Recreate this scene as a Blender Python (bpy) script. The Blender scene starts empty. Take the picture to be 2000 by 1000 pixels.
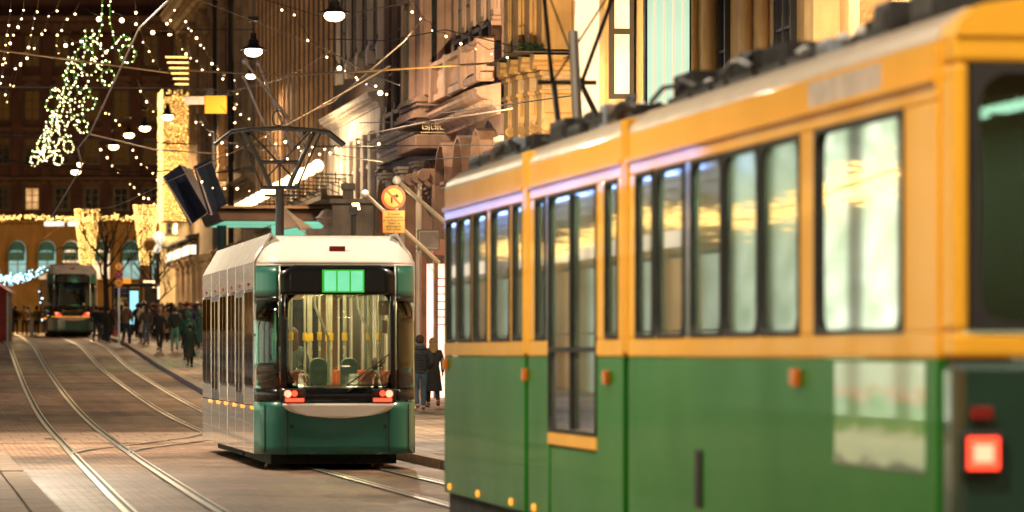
import bpy, bmesh, math, random
from mathutils import Matrix, Vector
random.seed(7)
R = math.radians
sc = bpy.context.scene
COL = sc.collection
# ------------------------------------------------------------------ camera
FPX = 8200.0          # focal length in pixels of the 2000 px wide photograph
EYE = 1.75            # eye height of the photographer
HOR = 690.0           # row of the horizon
cam = bpy.data.cameras.new('camera')
cam.sensor_width = 36
cam.lens = 36*FPX/2000
cam.shift_y = (HOR-500)/2000
cam.clip_start = 1; cam.clip_end = 3000
cam.dof.use_dof = True
cam.dof.focus_distance = 76
cam.dof.aperture_fstop = 2.1
camo = bpy.data.objects.new('camera', cam)
camo.location = (0, 0, EYE); camo.rotation_euler = (R(90), 0, 0)
COL.objects.link(camo); sc.camera = camo
# ------------------------------------------------------------------ night sky
w = bpy.data.worlds.new('World'); sc.world = w; w.use_nodes = True
wn = w.node_tree.nodes; wl = w.node_tree.links
sky = wn.new('ShaderNodeTexSky'); sky.sky_type = 'NISHITA'; sky.sun_disc = False
sky.sun_elevation = R(1.0); sky.sun_rotation = R(200)
tint = wn.new('ShaderNodeMix'); tint.data_type = 'RGBA'; tint.blend_type = 'MULTIPLY'
tint.inputs[0].default_value = 1; tint.inputs[7].default_value = (0.75, 0.70, 0.75, 1)
wl.new(sky.outputs[0], tint.inputs[6]); wl.new(tint.outputs[2], wn['Background'].inputs[0])
wn['Background'].inputs[1].default_value = 0.05
sc.view_settings.view_transform = 'Standard'; sc.view_settings.look = 'None'
sc.view_settings.gamma = 1; sc.view_settings.exposure = 1.12
sc.cycles.max_bounces = 6; sc.cycles.transparent_max_bounces = 16
sc.cycles.sample_clamp_indirect = 4; sc.cycles.caustics_reflective = False; sc.cycles.caustics_refractive = False
LAMPK = 1.0
# ------------------------------------------------------------------ frames
ALONG = Vector((-0.1416, 0.9899, 0)); RIGHT = Vector((0.9899, 0.1416, 0))
ORG = Vector((6.62, 0, 0))
HEAD = math.atan2(ALONG.y, ALONG.x)
PROF = [(-60,0),(70,0),(80,.05),(90,.15),(99,.29),(115,.55),(135,.93),(149,1.2),(160,1.55),(175,2.05),(205,2.52),(240,2.9),(300,3.3),(700,4.2)]
def lerp(T, x):
    if x <= T[0][0]: return T[0][1]
    for (a, b), (c, d) in zip(T, T[1:]):
        if x <= c: return b+(d-b)*(x-a)/(c-a)
    return T[-1][1]
def smooth_prof(s):
    return (lerp(PROF, s-4)+lerp(PROF, s)*2+lerp(PROF, s+4))/4
def gz(s): return smooth_prof(s)
def W(s, v, z=0.0):                     # street coordinates: s along, v to the right of the right-hand track
    p = ORG+ALONG*s+RIGHT*v; return Vector((p.x, p.y, z))
def s_of(px, v):                        # where the line at side offset v crosses a column of the photograph
    t = (px-1000)/FPX
    return (6.62+.9899*v-.1416*t*v)/(.1416+.9899*t)
def yd(s, v): return .9899*s+.1416*v
def z_at(py, Y): return EYE+(HOR-py)*Y/FPX
def P(px, py, Y): return Vector(((px-1000)*Y/FPX, Y, z_at(py, Y)))
def sv(p):                              # world -> street coordinates
    d = Vector((p[0]-ORG.x, p[1], 0)); return d.dot(ALONG), d.dot(RIGHT)
def on_walk(px, py, kerb=.14):          # the point of the pavement seen at a pixel
    best = None
    for i in range(400, 2600):
        Y = i*.1; s = Y/.9899
        y = HOR+(EYE-gz(s)-kerb)*FPX/Y
        if y <= py: return Y
    return 260
# ------------------------------------------------------------------ mesh builder
class MB:
    def __init__(s): s.v = []; s.f = []
    def add(s, vs, fs):
        n = len(s.v); s.v += [tuple(q) for q in vs]; s.f += [tuple(i+n for i in q) for q in fs]; return s
    def box(s, x0, x1, y0, y1, z0, z1):
        x0, x1 = min(x0, x1), max(x0, x1); y0, y1 = min(y0, y1), max(y0, y1); z0, z1 = min(z0, z1), max(z0, z1)
        return s.add([(x0,y0,z0),(x1,y0,z0),(x1,y1,z0),(x0,y1,z0),(x0,y0,z1),(x1,y0,z1),(x1,y1,z1),(x0,y1,z1)],
              [(0,3,2,1),(4,5,6,7),(0,1,5,4),(1,2,6,5),(2,3,7,6),(3,0,4,7)])
    def hexa(s, b, t):                  # four bottom corners, four top corners
        return s.add(list(b)+list(t), [(0,3,2,1),(4,5,6,7),(0,1,5,4),(1,2,6,5),(2,3,7,6),(3,0,4,7)])
    def prism(s, prof, a, b, axis='x'):
        n = len(prof)
        def c(p, q):
            return (q, p[0], p[1]) if axis == 'x' else (p[0], q, p[1]) if axis == 'y' else (p[0], p[1], q)
        vs = [c(p, a) for p in prof]+[c(p, b) for p in prof]
        return s.add(vs, [tuple(range(n))[::-1], tuple(range(n, 2*n))]+[(i, (i+1) % n, n+(i+1) % n, n+i) for i in range(n)])
    def tube(s, pts, r, n=8, caps=True):
        pts = [Vector(p) for p in pts]; rs = r if isinstance(r, (list, tuple)) else [r]*len(pts)
        base = len(s.v); fs = []; vs = []
        up = Vector((0, 0, 1))
        for i, p in enumerate(pts):
            d = (pts[min(i+1, len(pts)-1)]-pts[max(i-1, 0)])
            d = d.normalized() if d.length > 1e-9 else Vector((0,0,1))
            u = d.cross(up if abs(d.z) < .95 else Vector((1, 0, 0))).normalized(); q = u.cross(d)
            for k in range(n):
                a = 2*math.pi*k/n; vs.append(p+(u*math.cos(a)+q*math.sin(a))*rs[i])
        for i in range(len(pts)-1):
            for k in range(n):
                fs.append((i*n+k, i*n+(k+1) % n, (i+1)*n+(k+1) % n, (i+1)*n+k))
        if caps: fs += [tuple(range(n))[::-1], tuple((len(pts)-1)*n+k for k in range(n))]
        return s.add(vs, fs)
    def lathe(s, prof, n=16, c=(0,0,0), axis='z', squash=1):
        vs = []; fs = []; m = len(prof)
        for k in range(n):
            a = 2*math.pi*k/n
            for r, h in prof:
                x, y = r*math.cos(a), r*math.sin(a)*squash
                q = (x, y, h) if axis == 'z' else (h, x, y) if axis == 'x' else (x, h, y)
                vs.append((c[0]+q[0], c[1]+q[1], c[2]+q[2]))
        for k in range(n):
            for j in range(m-1):
                fs.append((k*m+j, ((k+1) % n)*m+j, ((k+1) % n)*m+j+1, k*m+j+1))
        return s.add(vs, fs)
    def ball(s, c, r, n=8, m=6, sq=(1,1,1)):
        prof = [(max(1e-4, math.sin(math.pi*j/m)), -math.cos(math.pi*j/m)) for j in range(m+1)]
        b = MB().lathe(prof, n)
        return s.add([(c[0]+x*r*sq[0], c[1]+y*r*sq[1], c[2]+z*r*sq[2]) for x, y, z in b.v], b.f)
    def octa(s, c, r):
        x, y, z = c
        return s.add([(x+r,y,z),(x-r,y,z),(x,y+r,z),(x,y-r,z),(x,y,z+r),(x,y,z-r)],
             [(0,2,4),(2,1,4),(1,3,4),(3,0,4),(2,0,5),(1,2,5),(3,1,5),(0,3,5)])
    def xf(s, M):
        s.v = [tuple(M @ Vector(q)) for q in s.v]; return s
    def join(s, o): return s.add(o.v, o.f)
    def mesh(s, name, smooth=False):
        me = bpy.data.meshes.new(name); me.from_pydata(s.v, [], s.f); me.validate(); me.update()
        if smooth:
            me.polygons.foreach_set('use_smooth', [True]*len(me.polygons))
            try: me.set_sharp_from_angle(angle=R(38))
            except Exception: pass
        return me
    def build(s, name, m, parent=None, loc=None, rz=0, smooth=False, bevel=0, label=None):
        o = link(name, s.mesh(name, smooth), m, parent, loc, rz)
        if bevel:
            b = o.modifiers.new('bevel', 'BEVEL'); b.width = bevel; b.segments = 2; b.limit_method = 'ANGLE'; b.angle_limit = R(40)
        if label: o['label'] = label
        return o
def link(name, me, m=None, parent=None, loc=None, rz=0):
    o = bpy.data.objects.new(name, me); COL.objects.link(o)
    if m is not None:
        if len(me.materials) == 0: me.materials.append(m)
        elif me.materials[0] != m:
            o.material_slots[0].link = 'OBJECT'; o.material_slots[0].material = m
    if parent is not None: o.parent = parent
    if loc is not None: o.location = loc
    if rz: o.rotation_euler = (0, 0, rz)
    return o
def tag(o, label, cat, group=None):
    o['label'] = label; o['category'] = cat
    if group: o['group'] = group
    return o
def empty(name, loc, label, cat, group=None, rz=0):
    o = bpy.data.objects.new(name, None); COL.objects.link(o); o.location = loc; o.rotation_euler = (0, 0, rz)
    o.empty_display_size = .3
    return tag(o, label, cat, group)
def street(name, s, v, z, label, cat, group=None):      # a thing whose x runs along the street and y to its left
    return empty(name, W(s, v, z), label, cat, group, HEAD)
def structure(o): o['kind'] = 'structure'; return o
def stuff(o): o['kind'] = 'stuff'; return o
def copy_tree(o, parent=None):
    c = o.copy(); COL.objects.link(c); c.parent = parent
    for ch in [q for q in COL.objects if q.parent == o]: copy_tree(ch, c)
    return c
# ------------------------------------------------------------------ materials
def nodes(name):
    m = bpy.data.materials.new(name); m.use_nodes = True
    return m, m.node_tree.nodes, m.node_tree.links, m.node_tree.nodes['Principled BSDF']
def mat(name, col, rough=.6, metal=0, var=.25, scale=3, bump=.15, bscale=None, coat=0, col2=None, streak=0, spec=.5, stretch=(1,1,1), dist=.02):
    m, n, l, b = nodes(name)
    b.inputs['Roughness'].default_value = rough; b.inputs['Metallic'].default_value = metal
    b.inputs['Coat Weight'].default_value = coat; b.inputs['Coat Roughness'].default_value = .04
    b.inputs['Specular IOR Level'].default_value = spec
    tc = n.new('ShaderNodeTexCoord'); mp = n.new('ShaderNodeMapping'); l.new(tc.outputs['Object'], mp.inputs[0])
    mp.inputs['Scale'].default_value = stretch
    no = n.new('ShaderNodeTexNoise'); no.inputs['Scale'].default_value = scale; no.inputs['Detail'].default_value = 6
    l.new(mp.outputs[0], no.inputs['Vector'])
    mx = n.new('ShaderNodeMix'); mx.data_type = 'RGBA'
    c2 = col2 or tuple(c*(1-var) for c in col)
    mx.inputs[6].default_value = (*col, 1); mx.inputs[7].default_value = (*c2, 1)
    rp = n.new('ShaderNodeMapRange'); rp.inputs[1].default_value = .35; rp.inputs[2].default_value = .68
    l.new(no.outputs[0], rp.inputs[0]); l.new(rp.outputs[0], mx.inputs[0])
    out = mx.outputs[2]
    if streak:                          # rain and soot streaks running down
        m2 = n.new('ShaderNodeMapping'); m2.inputs['Scale'].default_value = (2.2, 2.2, .12)
        l.new(tc.outputs['Object'], m2.inputs[0])
        n2 = n.new('ShaderNodeTexNoise'); n2.inputs['Scale'].default_value = 1.6; n2.inputs['Detail'].default_value = 5
        l.new(m2.outputs[0], n2.inputs['Vector'])
        r2 = n.new('ShaderNodeMapRange'); r2.inputs[1].default_value = .42; r2.inputs[2].default_value = .7
        r2.inputs[4].default_value = streak; l.new(n2.outputs[0], r2.inputs[0])
        x2 = n.new('ShaderNodeMix'); x2.data_type = 'RGBA'; x2.inputs[7].default_value = (*[c*.28 for c in col], 1)
        l.new(out, x2.inputs[6]); l.new(r2.outputs[0], x2.inputs[0]); out = x2.outputs[2]
    l.new(out, b.inputs['Base Color'])
    rr = n.new('ShaderNodeMapRange'); rr.inputs[3].default_value = max(.02, rough*.8); rr.inputs[4].default_value = min(1, rough*1.25)
    l.new(no.outputs[0], rr.inputs[0]); l.new(rr.outputs[0], b.inputs['Roughness'])
    if bump:
        nb = n.new('ShaderNodeTexNoise'); nb.inputs['Scale'].default_value = bscale or scale*6; nb.inputs['Detail'].default_value = 4
        l.new(mp.outputs[0], nb.inputs['Vector'])
        bp = n.new('ShaderNodeBump'); bp.inputs['Strength'].default_value = bump; bp.inputs['Distance'].default_value = dist
        l.new(nb.outputs[0], bp.inputs['Height']); l.new(bp.outputs[0], b.inputs['Normal'])
    return m
def glow(name, col, strength, sample=False, var=0, vscale=2, dark=(0,0,0)):
    m, n, l, b = nodes(name)
    b.inputs['Base Color'].default_value = (*[min(1, c*.5) for c in col], 1); b.inputs['Roughness'].default_value = .4
    b.inputs['Emission Color'].default_value = (*col, 1); b.inputs['Emission Strength'].default_value = strength
    if var:
        tc = n.new('ShaderNodeTexCoord'); no = n.new('ShaderNodeTexNoise'); no.inputs['Scale'].default_value = vscale
        l.new(tc.outputs['Object'], no.inputs['Vector'])
        mx = n.new('ShaderNodeMix'); mx.data_type = 'RGBA'; mx.inputs[6].default_value = (*dark, 1); mx.inputs[7].default_value = (*col, 1)
        rp = n.new('ShaderNodeMapRange'); rp.inputs[1].default_value = .5-var/2; rp.inputs[2].default_value = .5+var/2
        l.new(no.outputs[0], rp.inputs[0]); l.new(rp.outputs[0], mx.inputs[0]); l.new(mx.outputs[2], b.inputs['Emission Color'])
    if not sample: m.cycles.emission_sampling = 'NONE'
    return m
def glass(name, tintc=(.9,.95,.93), refl=1.0, rough=.01, film=0, fc=(.50,.60,.46)):
    m = bpy.data.materials.new(name); m.use_nodes = True; n = m.node_tree.nodes; l = m.node_tree.links
    n.remove(n['Principled BSDF'])
    tr = n.new('ShaderNodeBsdfTransparent'); tr.inputs[0].default_value = (*tintc, 1)
    gl = n.new('ShaderNodeBsdfGlossy'); gl.inputs['Roughness'].default_value = rough
    fr = n.new('ShaderNodeFresnel'); fr.inputs[0].default_value = 1.5
    mu = n.new('ShaderNodeMath'); mu.operation = 'MULTIPLY'; mu.inputs[1].default_value = 1.7*refl; mu.use_clamp = True
    l.new(fr.outputs[0], mu.inputs[0])
    mi = n.new('ShaderNodeMixShader'); l.new(mu.outputs[0], mi.inputs[0]); l.new(tr.outputs[0], mi.inputs[1]); l.new(gl.outputs[0], mi.inputs[2])
    out = mi.outputs[0]
    if film:                            # pale film: dirt, plus haze and reflections put into the pane's colour
        df = n.new('ShaderNodeBsdfDiffuse'); df.inputs[0].default_value = (*fc, 1); tl = n.new('ShaderNodeBsdfTranslucent'); tl.inputs[0].default_value = (.62,.75,.58,1)
        ad = n.new('ShaderNodeMixShader'); ad.inputs[0].default_value = .5; l.new(df.outputs[0], ad.inputs[1]); l.new(tl.outputs[0], ad.inputs[2])
        tc = n.new('ShaderNodeTexCoord'); no = n.new('ShaderNodeTexNoise'); no.inputs['Scale'].default_value = 1.6; l.new(tc.outputs['Object'], no.inputs[0])
        mr = n.new('ShaderNodeMapRange'); mr.inputs[1].default_value = .3; mr.inputs[2].default_value = .7; mr.inputs[3].default_value = film*.6; mr.inputs[4].default_value = film*1.3; l.new(no.outputs[0], mr.inputs[0])
        m3 = n.new('ShaderNodeMixShader'); l.new(mr.outputs[0], m3.inputs[0]); l.new(tr.outputs[0], m3.inputs[1]); l.new(ad.outputs[0], m3.inputs[2]); l.new(m3.outputs[0], mi.inputs[1])
    l.new(out, n['Material Output'].inputs[0])
    return m
M = {}
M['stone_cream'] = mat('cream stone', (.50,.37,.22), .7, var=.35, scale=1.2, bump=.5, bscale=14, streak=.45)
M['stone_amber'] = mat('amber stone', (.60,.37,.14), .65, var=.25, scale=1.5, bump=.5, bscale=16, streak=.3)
M['stone_mauve'] = mat('mauve sandstone', (.19,.115,.09), .7, var=.4, scale=1.5, bump=.6, bscale=14, streak=.5)
M['stone_pale'] = mat('pale limestone', (.64,.56,.46), .7, var=.3, scale=1.3, bump=.5, bscale=12, streak=.5)
M['stone_dark'] = mat('sooty granite', (.10,.085,.075), .6, var=.4, scale=2, bump=.5, bscale=15, streak=.5)
M['key_relief'] = mat('painted relief', (.52,.42,.30), .7, var=.15, scale=4, bump=.2)
M['brick_far'] = mat('dark red render', (.075,.026,.02), .8, var=.4, scale=.7, bump=.4, bscale=8, streak=.5)
M['trim_far'] = mat('far stone trim', (.11,.058,.042), .8, var=.3, scale=1, bump=.3, streak=.4)
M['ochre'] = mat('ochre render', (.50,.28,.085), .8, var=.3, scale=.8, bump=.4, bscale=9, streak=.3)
M['copper_fin'] = mat('bronze metal fins', (.55,.33,.17), .45, metal=.3, var=.3, scale=2, bump=.1, streak=.4)
M['bronze_dark'] = mat('dark bronze sheet', (.055,.026,.013), .6, metal=.1, var=.35, scale=1.5, bump=.15, streak=.4)
M['frame_dark'] = mat('dark window frame', (.03,.025,.02), .45, var=.3, bump=.1)
M['frame_brown'] = mat('brown window frame', (.12,.06,.03), .5, var=.3, bump=.1)
M['pane_dark'] = mat('dark window glass', (.015,.018,.022), .06, var=.3, bump=.03, bscale=1.5, spec=.8)
M['pane_warm'] = glow('warm lit window', (1,.6,.26), .5, var=.5, vscale=1.2, dark=(.25,.11,.03))
M['pane_cream'] = glow('cream lit window', (1,.75,.48), .8, var=.5, vscale=1.3, dark=(.5,.28,.12))
M['pane_teal'] = glow('teal lit window', (.42,.80,.78), .45, var=.6, vscale=.8, dark=(.05,.14,.15))
M['pane_soft'] = glow('soft lit shop window', (.80,1,.82), .5, sample=True, var=.5, vscale=.9, dark=(.2,.3,.2))
M['pane_white'] = glow('white lit window', (.85,1,.80), .75, sample=True, var=.35, vscale=1.3, dark=(.10,.30,.14))
M['awning_teal'] = mat('teal awning cloth', (.12,.33,.33), .8, var=.2, bump=.2)
M['steel'] = mat('steel', (.5,.5,.5), .3, metal=1, var=.2, bump=.05)
M['rail'] = mat('worn rail steel', (.88,.84,.78), .29, metal=1, var=.25, scale=8, bump=.08, stretch=(.3,3,1))
M['groove'] = mat('rail groove', (.012,.011,.010), .7, bump=.1)
M['iron'] = mat('black iron', (.02,.018,.017), .5, metal=.2, var=.3, bump=.1)
M['white_paint'] = mat('white paint', (.78,.76,.72), .4, var=.12, bump=.1)
M['cable'] = mat('black cable', (.02,.02,.02), .55, bump=0)
M['wire_brass'] = mat('copper contact wire', (.55,.32,.10), .35, metal=.8, bump=0)
M['wire_grey'] = mat('grey span wire', (.30,.24,.20), .5, metal=.3, bump=0)
M['kerb'] = mat('granite kerb', (.34,.26,.20), .6, var=.3, scale=6, bump=.4, bscale=40)
M['slab'] = mat('granite slab', (.24,.165,.11), .8, var=.25, scale=2.5, bump=.35, bscale=30)
M['paver'] = mat('pinkish paver', (.36,.24,.17), .5, var=.25, scale=3, bump=.35, bscale=30)
M['bulb'] = glow('warm bulb', (1,.60,.25), 8)
M['bulb_cream'] = glow('cream bulb', (1,.80,.38), 5)
M['bulb_gold'] = glow('golden bulb', (1,.58,.15), 2.4)
M['bulb_ice'] = glow('ice white bulb', (.40,.82,1), 2.2)
M['tube_green'] = glow('green light tube', (.10,.45,.04), .30)
M['lamp_glow'] = glow('lamp glow', (1,.66,.30), 12, sample=False)
M['globe'] = glow('globe lamp', (1,.70,.36), 3.2, sample=True)
M['tail_red'] = glow('red tail lamp', (1,.05,.02), 1.6)
M['tail_core'] = glow('hot tail lamp', (1,.14,.08), 2.6)
M['tail_dim'] = mat('unlit red lens', (.20,.015,.012), .2, bump=.1)
M['amber_lens'] = mat('amber reflector', (.75,.20,.02), .25, bump=.1)
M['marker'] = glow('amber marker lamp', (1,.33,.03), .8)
# --------- near tram paint: wet-looking enamel
M['enamel_green'] = mat('green enamel', (.018,.165,.014), .36, var=.15, scale=.8, bump=.05, bscale=1.2, coat=.06, dist=.05, spec=.08)
M['enamel_yellow'] = mat('yellow enamel', (.84,.43,.035), .45, var=.1, scale=1, bump=.035, bscale=1.2, coat=.18, dist=.05, spec=.12)
M['enamel_cream'] = mat('cream roof paint', (.66,.55,.42), .35, var=.15, scale=2, bump=.04, bscale=3, coat=.4)
M['teal_paint'] = mat('teal tram paint', (.014,.125,.095), .35, var=.12, scale=1, bump=.02, bscale=2, coat=.4, spec=.3)
M['teal_dark'] = mat('dark green tram paint', (.012,.045,.03), .3, var=.2, bump=.02, coat=.8)
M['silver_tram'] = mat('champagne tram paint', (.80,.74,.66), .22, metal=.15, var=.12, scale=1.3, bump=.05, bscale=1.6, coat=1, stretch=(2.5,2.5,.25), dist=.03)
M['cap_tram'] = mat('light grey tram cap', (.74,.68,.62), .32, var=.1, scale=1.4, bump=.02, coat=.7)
M['black_gloss'] = mat('black glossy panel', (.008,.008,.009), .22, var=.1, bump=.015, bscale=2, coat=.2, spec=.3)
M['rubber'] = mat('black rubber', (.015,.014,.013), .7, bump=.1)
M['under'] = mat('black underframe', (.02,.02,.018), .8, bump=.3)
M['glass_clear'] = glass('clear glass', (.93,.95,.88))
M['glass_green'] = glass('greenish glass', (.70,.85,.70), .8, .03, .42)
M['glass_side'] = glass('tram side glass', (.45,.48,.42), 1.5, .04, .62, (.80,.70,.55))  # cream film paints silvery reflections into the side panes
M['glass_cab'] = glass('bright cab glass', (.70,.85,.70), 2.2, .03, .7, (.62,.78,.60))  # pale film paints the window's white-green brightness into the glass
M['glass_dark'] = glass('smoked glass', (.10,.13,.12), 1.4)
M['glass_teal'] = glass('teal tinted glass', (.30,.62,.58), 1.0)
M['glass_smoke'] = glass('grey tram glass', (.42,.46,.44), 1.0)
M['interior'] = mat('cream interior panel', (.72,.70,.55), .5, var=.12, bump=.05)
M['floor_grey'] = mat('grey tram floor', (.16,.15,.13), .5, bump=.1)
M['seat_red'] = mat('orange red seat fabric', (.50,.10,.03), .9, var=.3, scale=12, bump=.3)
M['seat_teal'] = mat('teal seat shell', (.10,.26,.22), .4, bump=.05)
M['pole_yellow'] = mat('yellow handle', (.80,.50,.04), .4, bump=.05)
M['pole_white'] = mat('pale metal pole', (.75,.70,.55), .25, metal=.5, bump=.02)
M['strip'] = glow('tram ceiling light', (1,.84,.46), 20, sample=True)
M['strip_cool'] = glow('cool ceiling light', (.85,1,.78), 30, sample=True)
M['display'] = glow('green display', (.20,.72,.40), .55, var=.9, vscale=5, dark=(.10,.50,.26))
M['display_edge'] = glow('green display edge', (.04,.50,.03), .35)
M['paper'] = mat('cream paper', (.70,.62,.40), .8, bump=.05)
M['sign_yellow'] = glow('lit yellow sign', (1,.34,.012), .36)
M['sign_red'] = mat('orange red sign border', (.75,.10,.015), .4, bump=.03)
M['sign_face'] = mat('amber sign face', (.95,.55,.10), .4, bump=.03)
M['sign_black'] = mat('sign black', (.02,.014,.010), .5, bump=0)
M['teal_light'] = glow('teal canopy light', (.24,.75,.52), .33, sample=True)
M['screen_cyan'] = glow('cyan screen', (.35,.85,.95), .6)
M['neon_cream'] = glow('cream neon', (1,.72,.45), .8)
M['sign_white'] = glow('white shop sign', (1,.86,.64), .7, sample=True)
M['neon_blue'] = glow('blue shop letters', (.22,.38,1), 7, sample=True)
M['mint'] = glow('mint lit board', (.70,.95,.72), .5, var=.8, vscale=.6, dark=(.40,.60,.42))
M['board_cream'] = glow('lit cream board', (1,.78,.50), .45)
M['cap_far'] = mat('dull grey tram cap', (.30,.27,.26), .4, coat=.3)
M['cool_grey'] = mat('blue grey casing', (.20,.24,.28), .5)
M['flag_navy'] = mat('navy cloth', (.10,.15,.25), .75, var=.3, scale=4, bump=.3)
M['flag_white'] = mat('white cloth', (.70,.60,.55), .85, var=.15, scale=4, bump=.3)
def translucent(name, col):
    m, n, l, b = nodes(name); b.inputs['Base Color'].default_value = (*col, 1); b.inputs['Roughness'].default_value = .85
    tl = n.new('ShaderNodeBsdfTranslucent'); tl.inputs[0].default_value = (*col, 1); mi = n.new('ShaderNodeMixShader'); mi.inputs[0].default_value = .5
    l.new(b.outputs[0], mi.inputs[1]); l.new(tl.outputs[0], mi.inputs[2]); l.new(mi.outputs[0], n['Material Output'].inputs[0]); return m
M['cloth_navy'] = translucent('navy flag cloth', (.07,.11,.21)); M['cloth_white'] = translucent('white flag cloth', (.85,.80,.76))
M['leaf'] = mat('dark fir green', (.02,.06,.025), .8, var=.4, scale=8)
M['bark'] = mat('bark', (.05,.035,.025), .9, var=.3, scale=8, bump=.5)
# ------------------------------------------------------------------ ground, road, pavement
RT = [(0,0),(43,0),(65,-.1),(100,-.2),(130,.2),(150,.5),(170,.75),(205,1.05),(240,1.3),(320,1.6)]
LT = [(0,-4.1),(47,-3.75),(76,-3.32),(100,-3.15),(125,-2.8),(150,-2.4),(176,-2.1),(205,-1.8),(240,-1.5),(320,-1.2)]
KB = [(0,1.35),(112,1.35),(125,1.6),(149,2.1),(175,2.2),(205,2.5),(240,2.7),(320,3)]
def sm(T, s): return sum(lerp(T, s+d) for d in (-6,-3,0,3,6))/5
def sheet(name, m, lo, hi, s0, s1, dz, ds=2.0, nv=6, thick=.25):
    b = MB(); n = int((s1-s0)/ds)+1
    for i in range(n+1):
        s = s0+(s1-s0)*i/n
        a, c = (lo(s) if callable(lo) else lo), (hi(s) if callable(hi) else hi)
        for k in range(nv+1): b.v.append(tuple(W(s, a+(c-a)*k/nv, gz(s)+dz)))
    for i in range(n):
        for k in range(nv):
            q = i*(nv+1)+k; b.f.append((q, q+1, q+nv+2, q+nv+1))
    return b.build(name, m)
def sett_material(name, c1, c2, mortar, sx, rough, patch):
    m, n, l, b = nodes(name)
    tc = n.new('ShaderNodeTexCoord'); mp = n.new('ShaderNodeMapping')
    mp.inputs['Rotation'].default_value = (0, 0, -HEAD); l.new(tc.outputs['Object'], mp.inputs[0])
    br = n.new('ShaderNodeTexBrick'); br.inputs['Scale'].default_value = sx
    br.inputs['Color1'].default_value = (*c1, 1); br.inputs['Color2'].default_value = (*c2, 1); br.inputs['Mortar'].default_value = (*mortar, 1)
    br.inputs['Mortar Size'].default_value = .03; br.inputs['Brick Width'].default_value = .9; br.inputs['Row Height'].default_value = .5
    l.new(mp.outputs[0], br.inputs['Vector'])
    no = n.new('ShaderNodeTexNoise'); no.inputs['Scale'].default_value = .28; no.inputs['Detail'].default_value = 8; no.inputs['Roughness'].default_value = .65
    l.new(mp.outputs[0], no.inputs['Vector'])
    rp = n.new('ShaderNodeMapRange'); rp.inputs[1].default_value = .36; rp.inputs[2].default_value = .66; rp.inputs[3].default_value = .45; rp.inputs[4].default_value = 1.35
    l.new(no.outputs[0], rp.inputs[0])
    mx = n.new('ShaderNodeVectorMath'); mx.operation = 'SCALE'; l.new(br.outputs[0], mx.inputs[0]); l.new(rp.outputs[0], mx.inputs['Scale'])
    m4 = n.new('ShaderNodeMapping'); m4.inputs['Scale'].default_value = (.11, .012, 1); l.new(mp.outputs[0], m4.inputs[0])
    n4 = n.new('ShaderNodeTexNoise'); n4.inputs['Scale'].default_value = 1; n4.inputs['Detail'].default_value = 3; l.new(m4.outputs[0], n4.inputs['Vector'])
    n5 = n.new('ShaderNodeTexNoise'); n5.inputs['Scale'].default_value = 2.6; n5.inputs['Detail'].default_value = 6; l.new(mp.outputs[0], n5.inputs['Vector'])
    r5 = n.new('ShaderNodeMapRange'); r5.inputs[1].default_value = .35; r5.inputs[2].default_value = .65; r5.inputs[3].default_value = .7; r5.inputs[4].default_value = 1.25; l.new(n5.outputs[0], r5.inputs[0])
    r4 = n.new('ShaderNodeMapRange'); r4.inputs[1].default_value = .38; r4.inputs[2].default_value = .62; r4.inputs[3].default_value = .62; r4.inputs[4].default_value = 1.35; l.new(n4.outputs[0], r4.inputs[0])
    mm = n.new('ShaderNodeMath'); mm.operation = 'MULTIPLY'; l.new(r4.outputs[0], mm.inputs[0]); l.new(r5.outputs[0], mm.inputs[1])
    mx2 = n.new('ShaderNodeVectorMath'); mx2.operation = 'SCALE'; l.new(mx.outputs[0], mx2.inputs[0]); l.new(mm.outputs[0], mx2.inputs['Scale'])
    l.new(mx2.outputs[0], b.inputs['Base Color'])
    # tracks worn smooth along the street
    m2 = n.new('ShaderNodeMapping'); m2.inputs['Scale'].default_value = (.05, 1.6, 1); l.new(mp.outputs[0], m2.inputs[0])
    n2 = n.new('ShaderNodeTexNoise'); n2.inputs['Scale'].default_value = 1.2; n2.inputs['Detail'].default_value = 4; l.new(m2.outputs[0], n2.inputs['Vector'])
    ad = n.new('ShaderNodeMath'); ad.operation = 'ADD'; l.new(n2.outputs[0], ad.inputs[0]); l.new(no.outputs[0], ad.inputs[1])
    r2 = n.new('ShaderNodeMapRange'); r2.inputs[1].default_value = .7; r2.inputs[2].default_value = 1.3; r2.inputs[3].default_value = rough+patch; r2.inputs[4].default_value = rough-patch
    l.new(ad.outputs[0], r2.inputs[0]); l.new(r2.outputs[0], b.inputs['Roughness'])
    b.inputs['Specular IOR Level'].default_value = .16
    bp = n.new('ShaderNodeBump'); bp.inputs['Strength'].default_value = .5; bp.inputs['Distance'].default_value = .012; bp.invert = True
    l.new(br.outputs['Fac'], bp.inputs['Height'])
    nb = n.new('ShaderNodeTexNoise'); nb.inputs['Scale'].default_value = 9; l.new(mp.outputs[0], nb.inputs['Vector'])
    b2 = n.new('ShaderNodeBump'); b2.inputs['Strength'].default_value = .45; b2.inputs['Distance'].default_value = .02
    l.new(nb.outputs[0], b2.inputs['Height']); l.new(bp.outputs[0], b2.inputs['Normal']); l.new(b2.outputs[0], b.inputs['Normal'])
    return m
M['setts'] = sett_material('brown street setts', (.265,.165,.112), (.15,.092,.062), (.05,.036,.028), 4.5, .50, .10)
M['walk'] = sett_material('pavement slabs', (.36,.27,.20), (.31,.23,.17), (.14,.10,.07), 1.5, .5, .12)
M['earth'] = mat('city ground', (.05,.045,.04), .9, bump=.2)
structure(sheet('ground', M['earth'], -400, 400, -60, 900, -.35, ds=12, nv=20))
road = structure(sheet('road', M['setts'], lambda s: -6.9, lambda s: sm(KB, s), -30, 300, 0, nv=8))
walk = structure(sheet('pavement', M['walk'], lambda s: sm(KB, s)+.3, 9.5, -30, 300, .14, nv=6))
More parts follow.
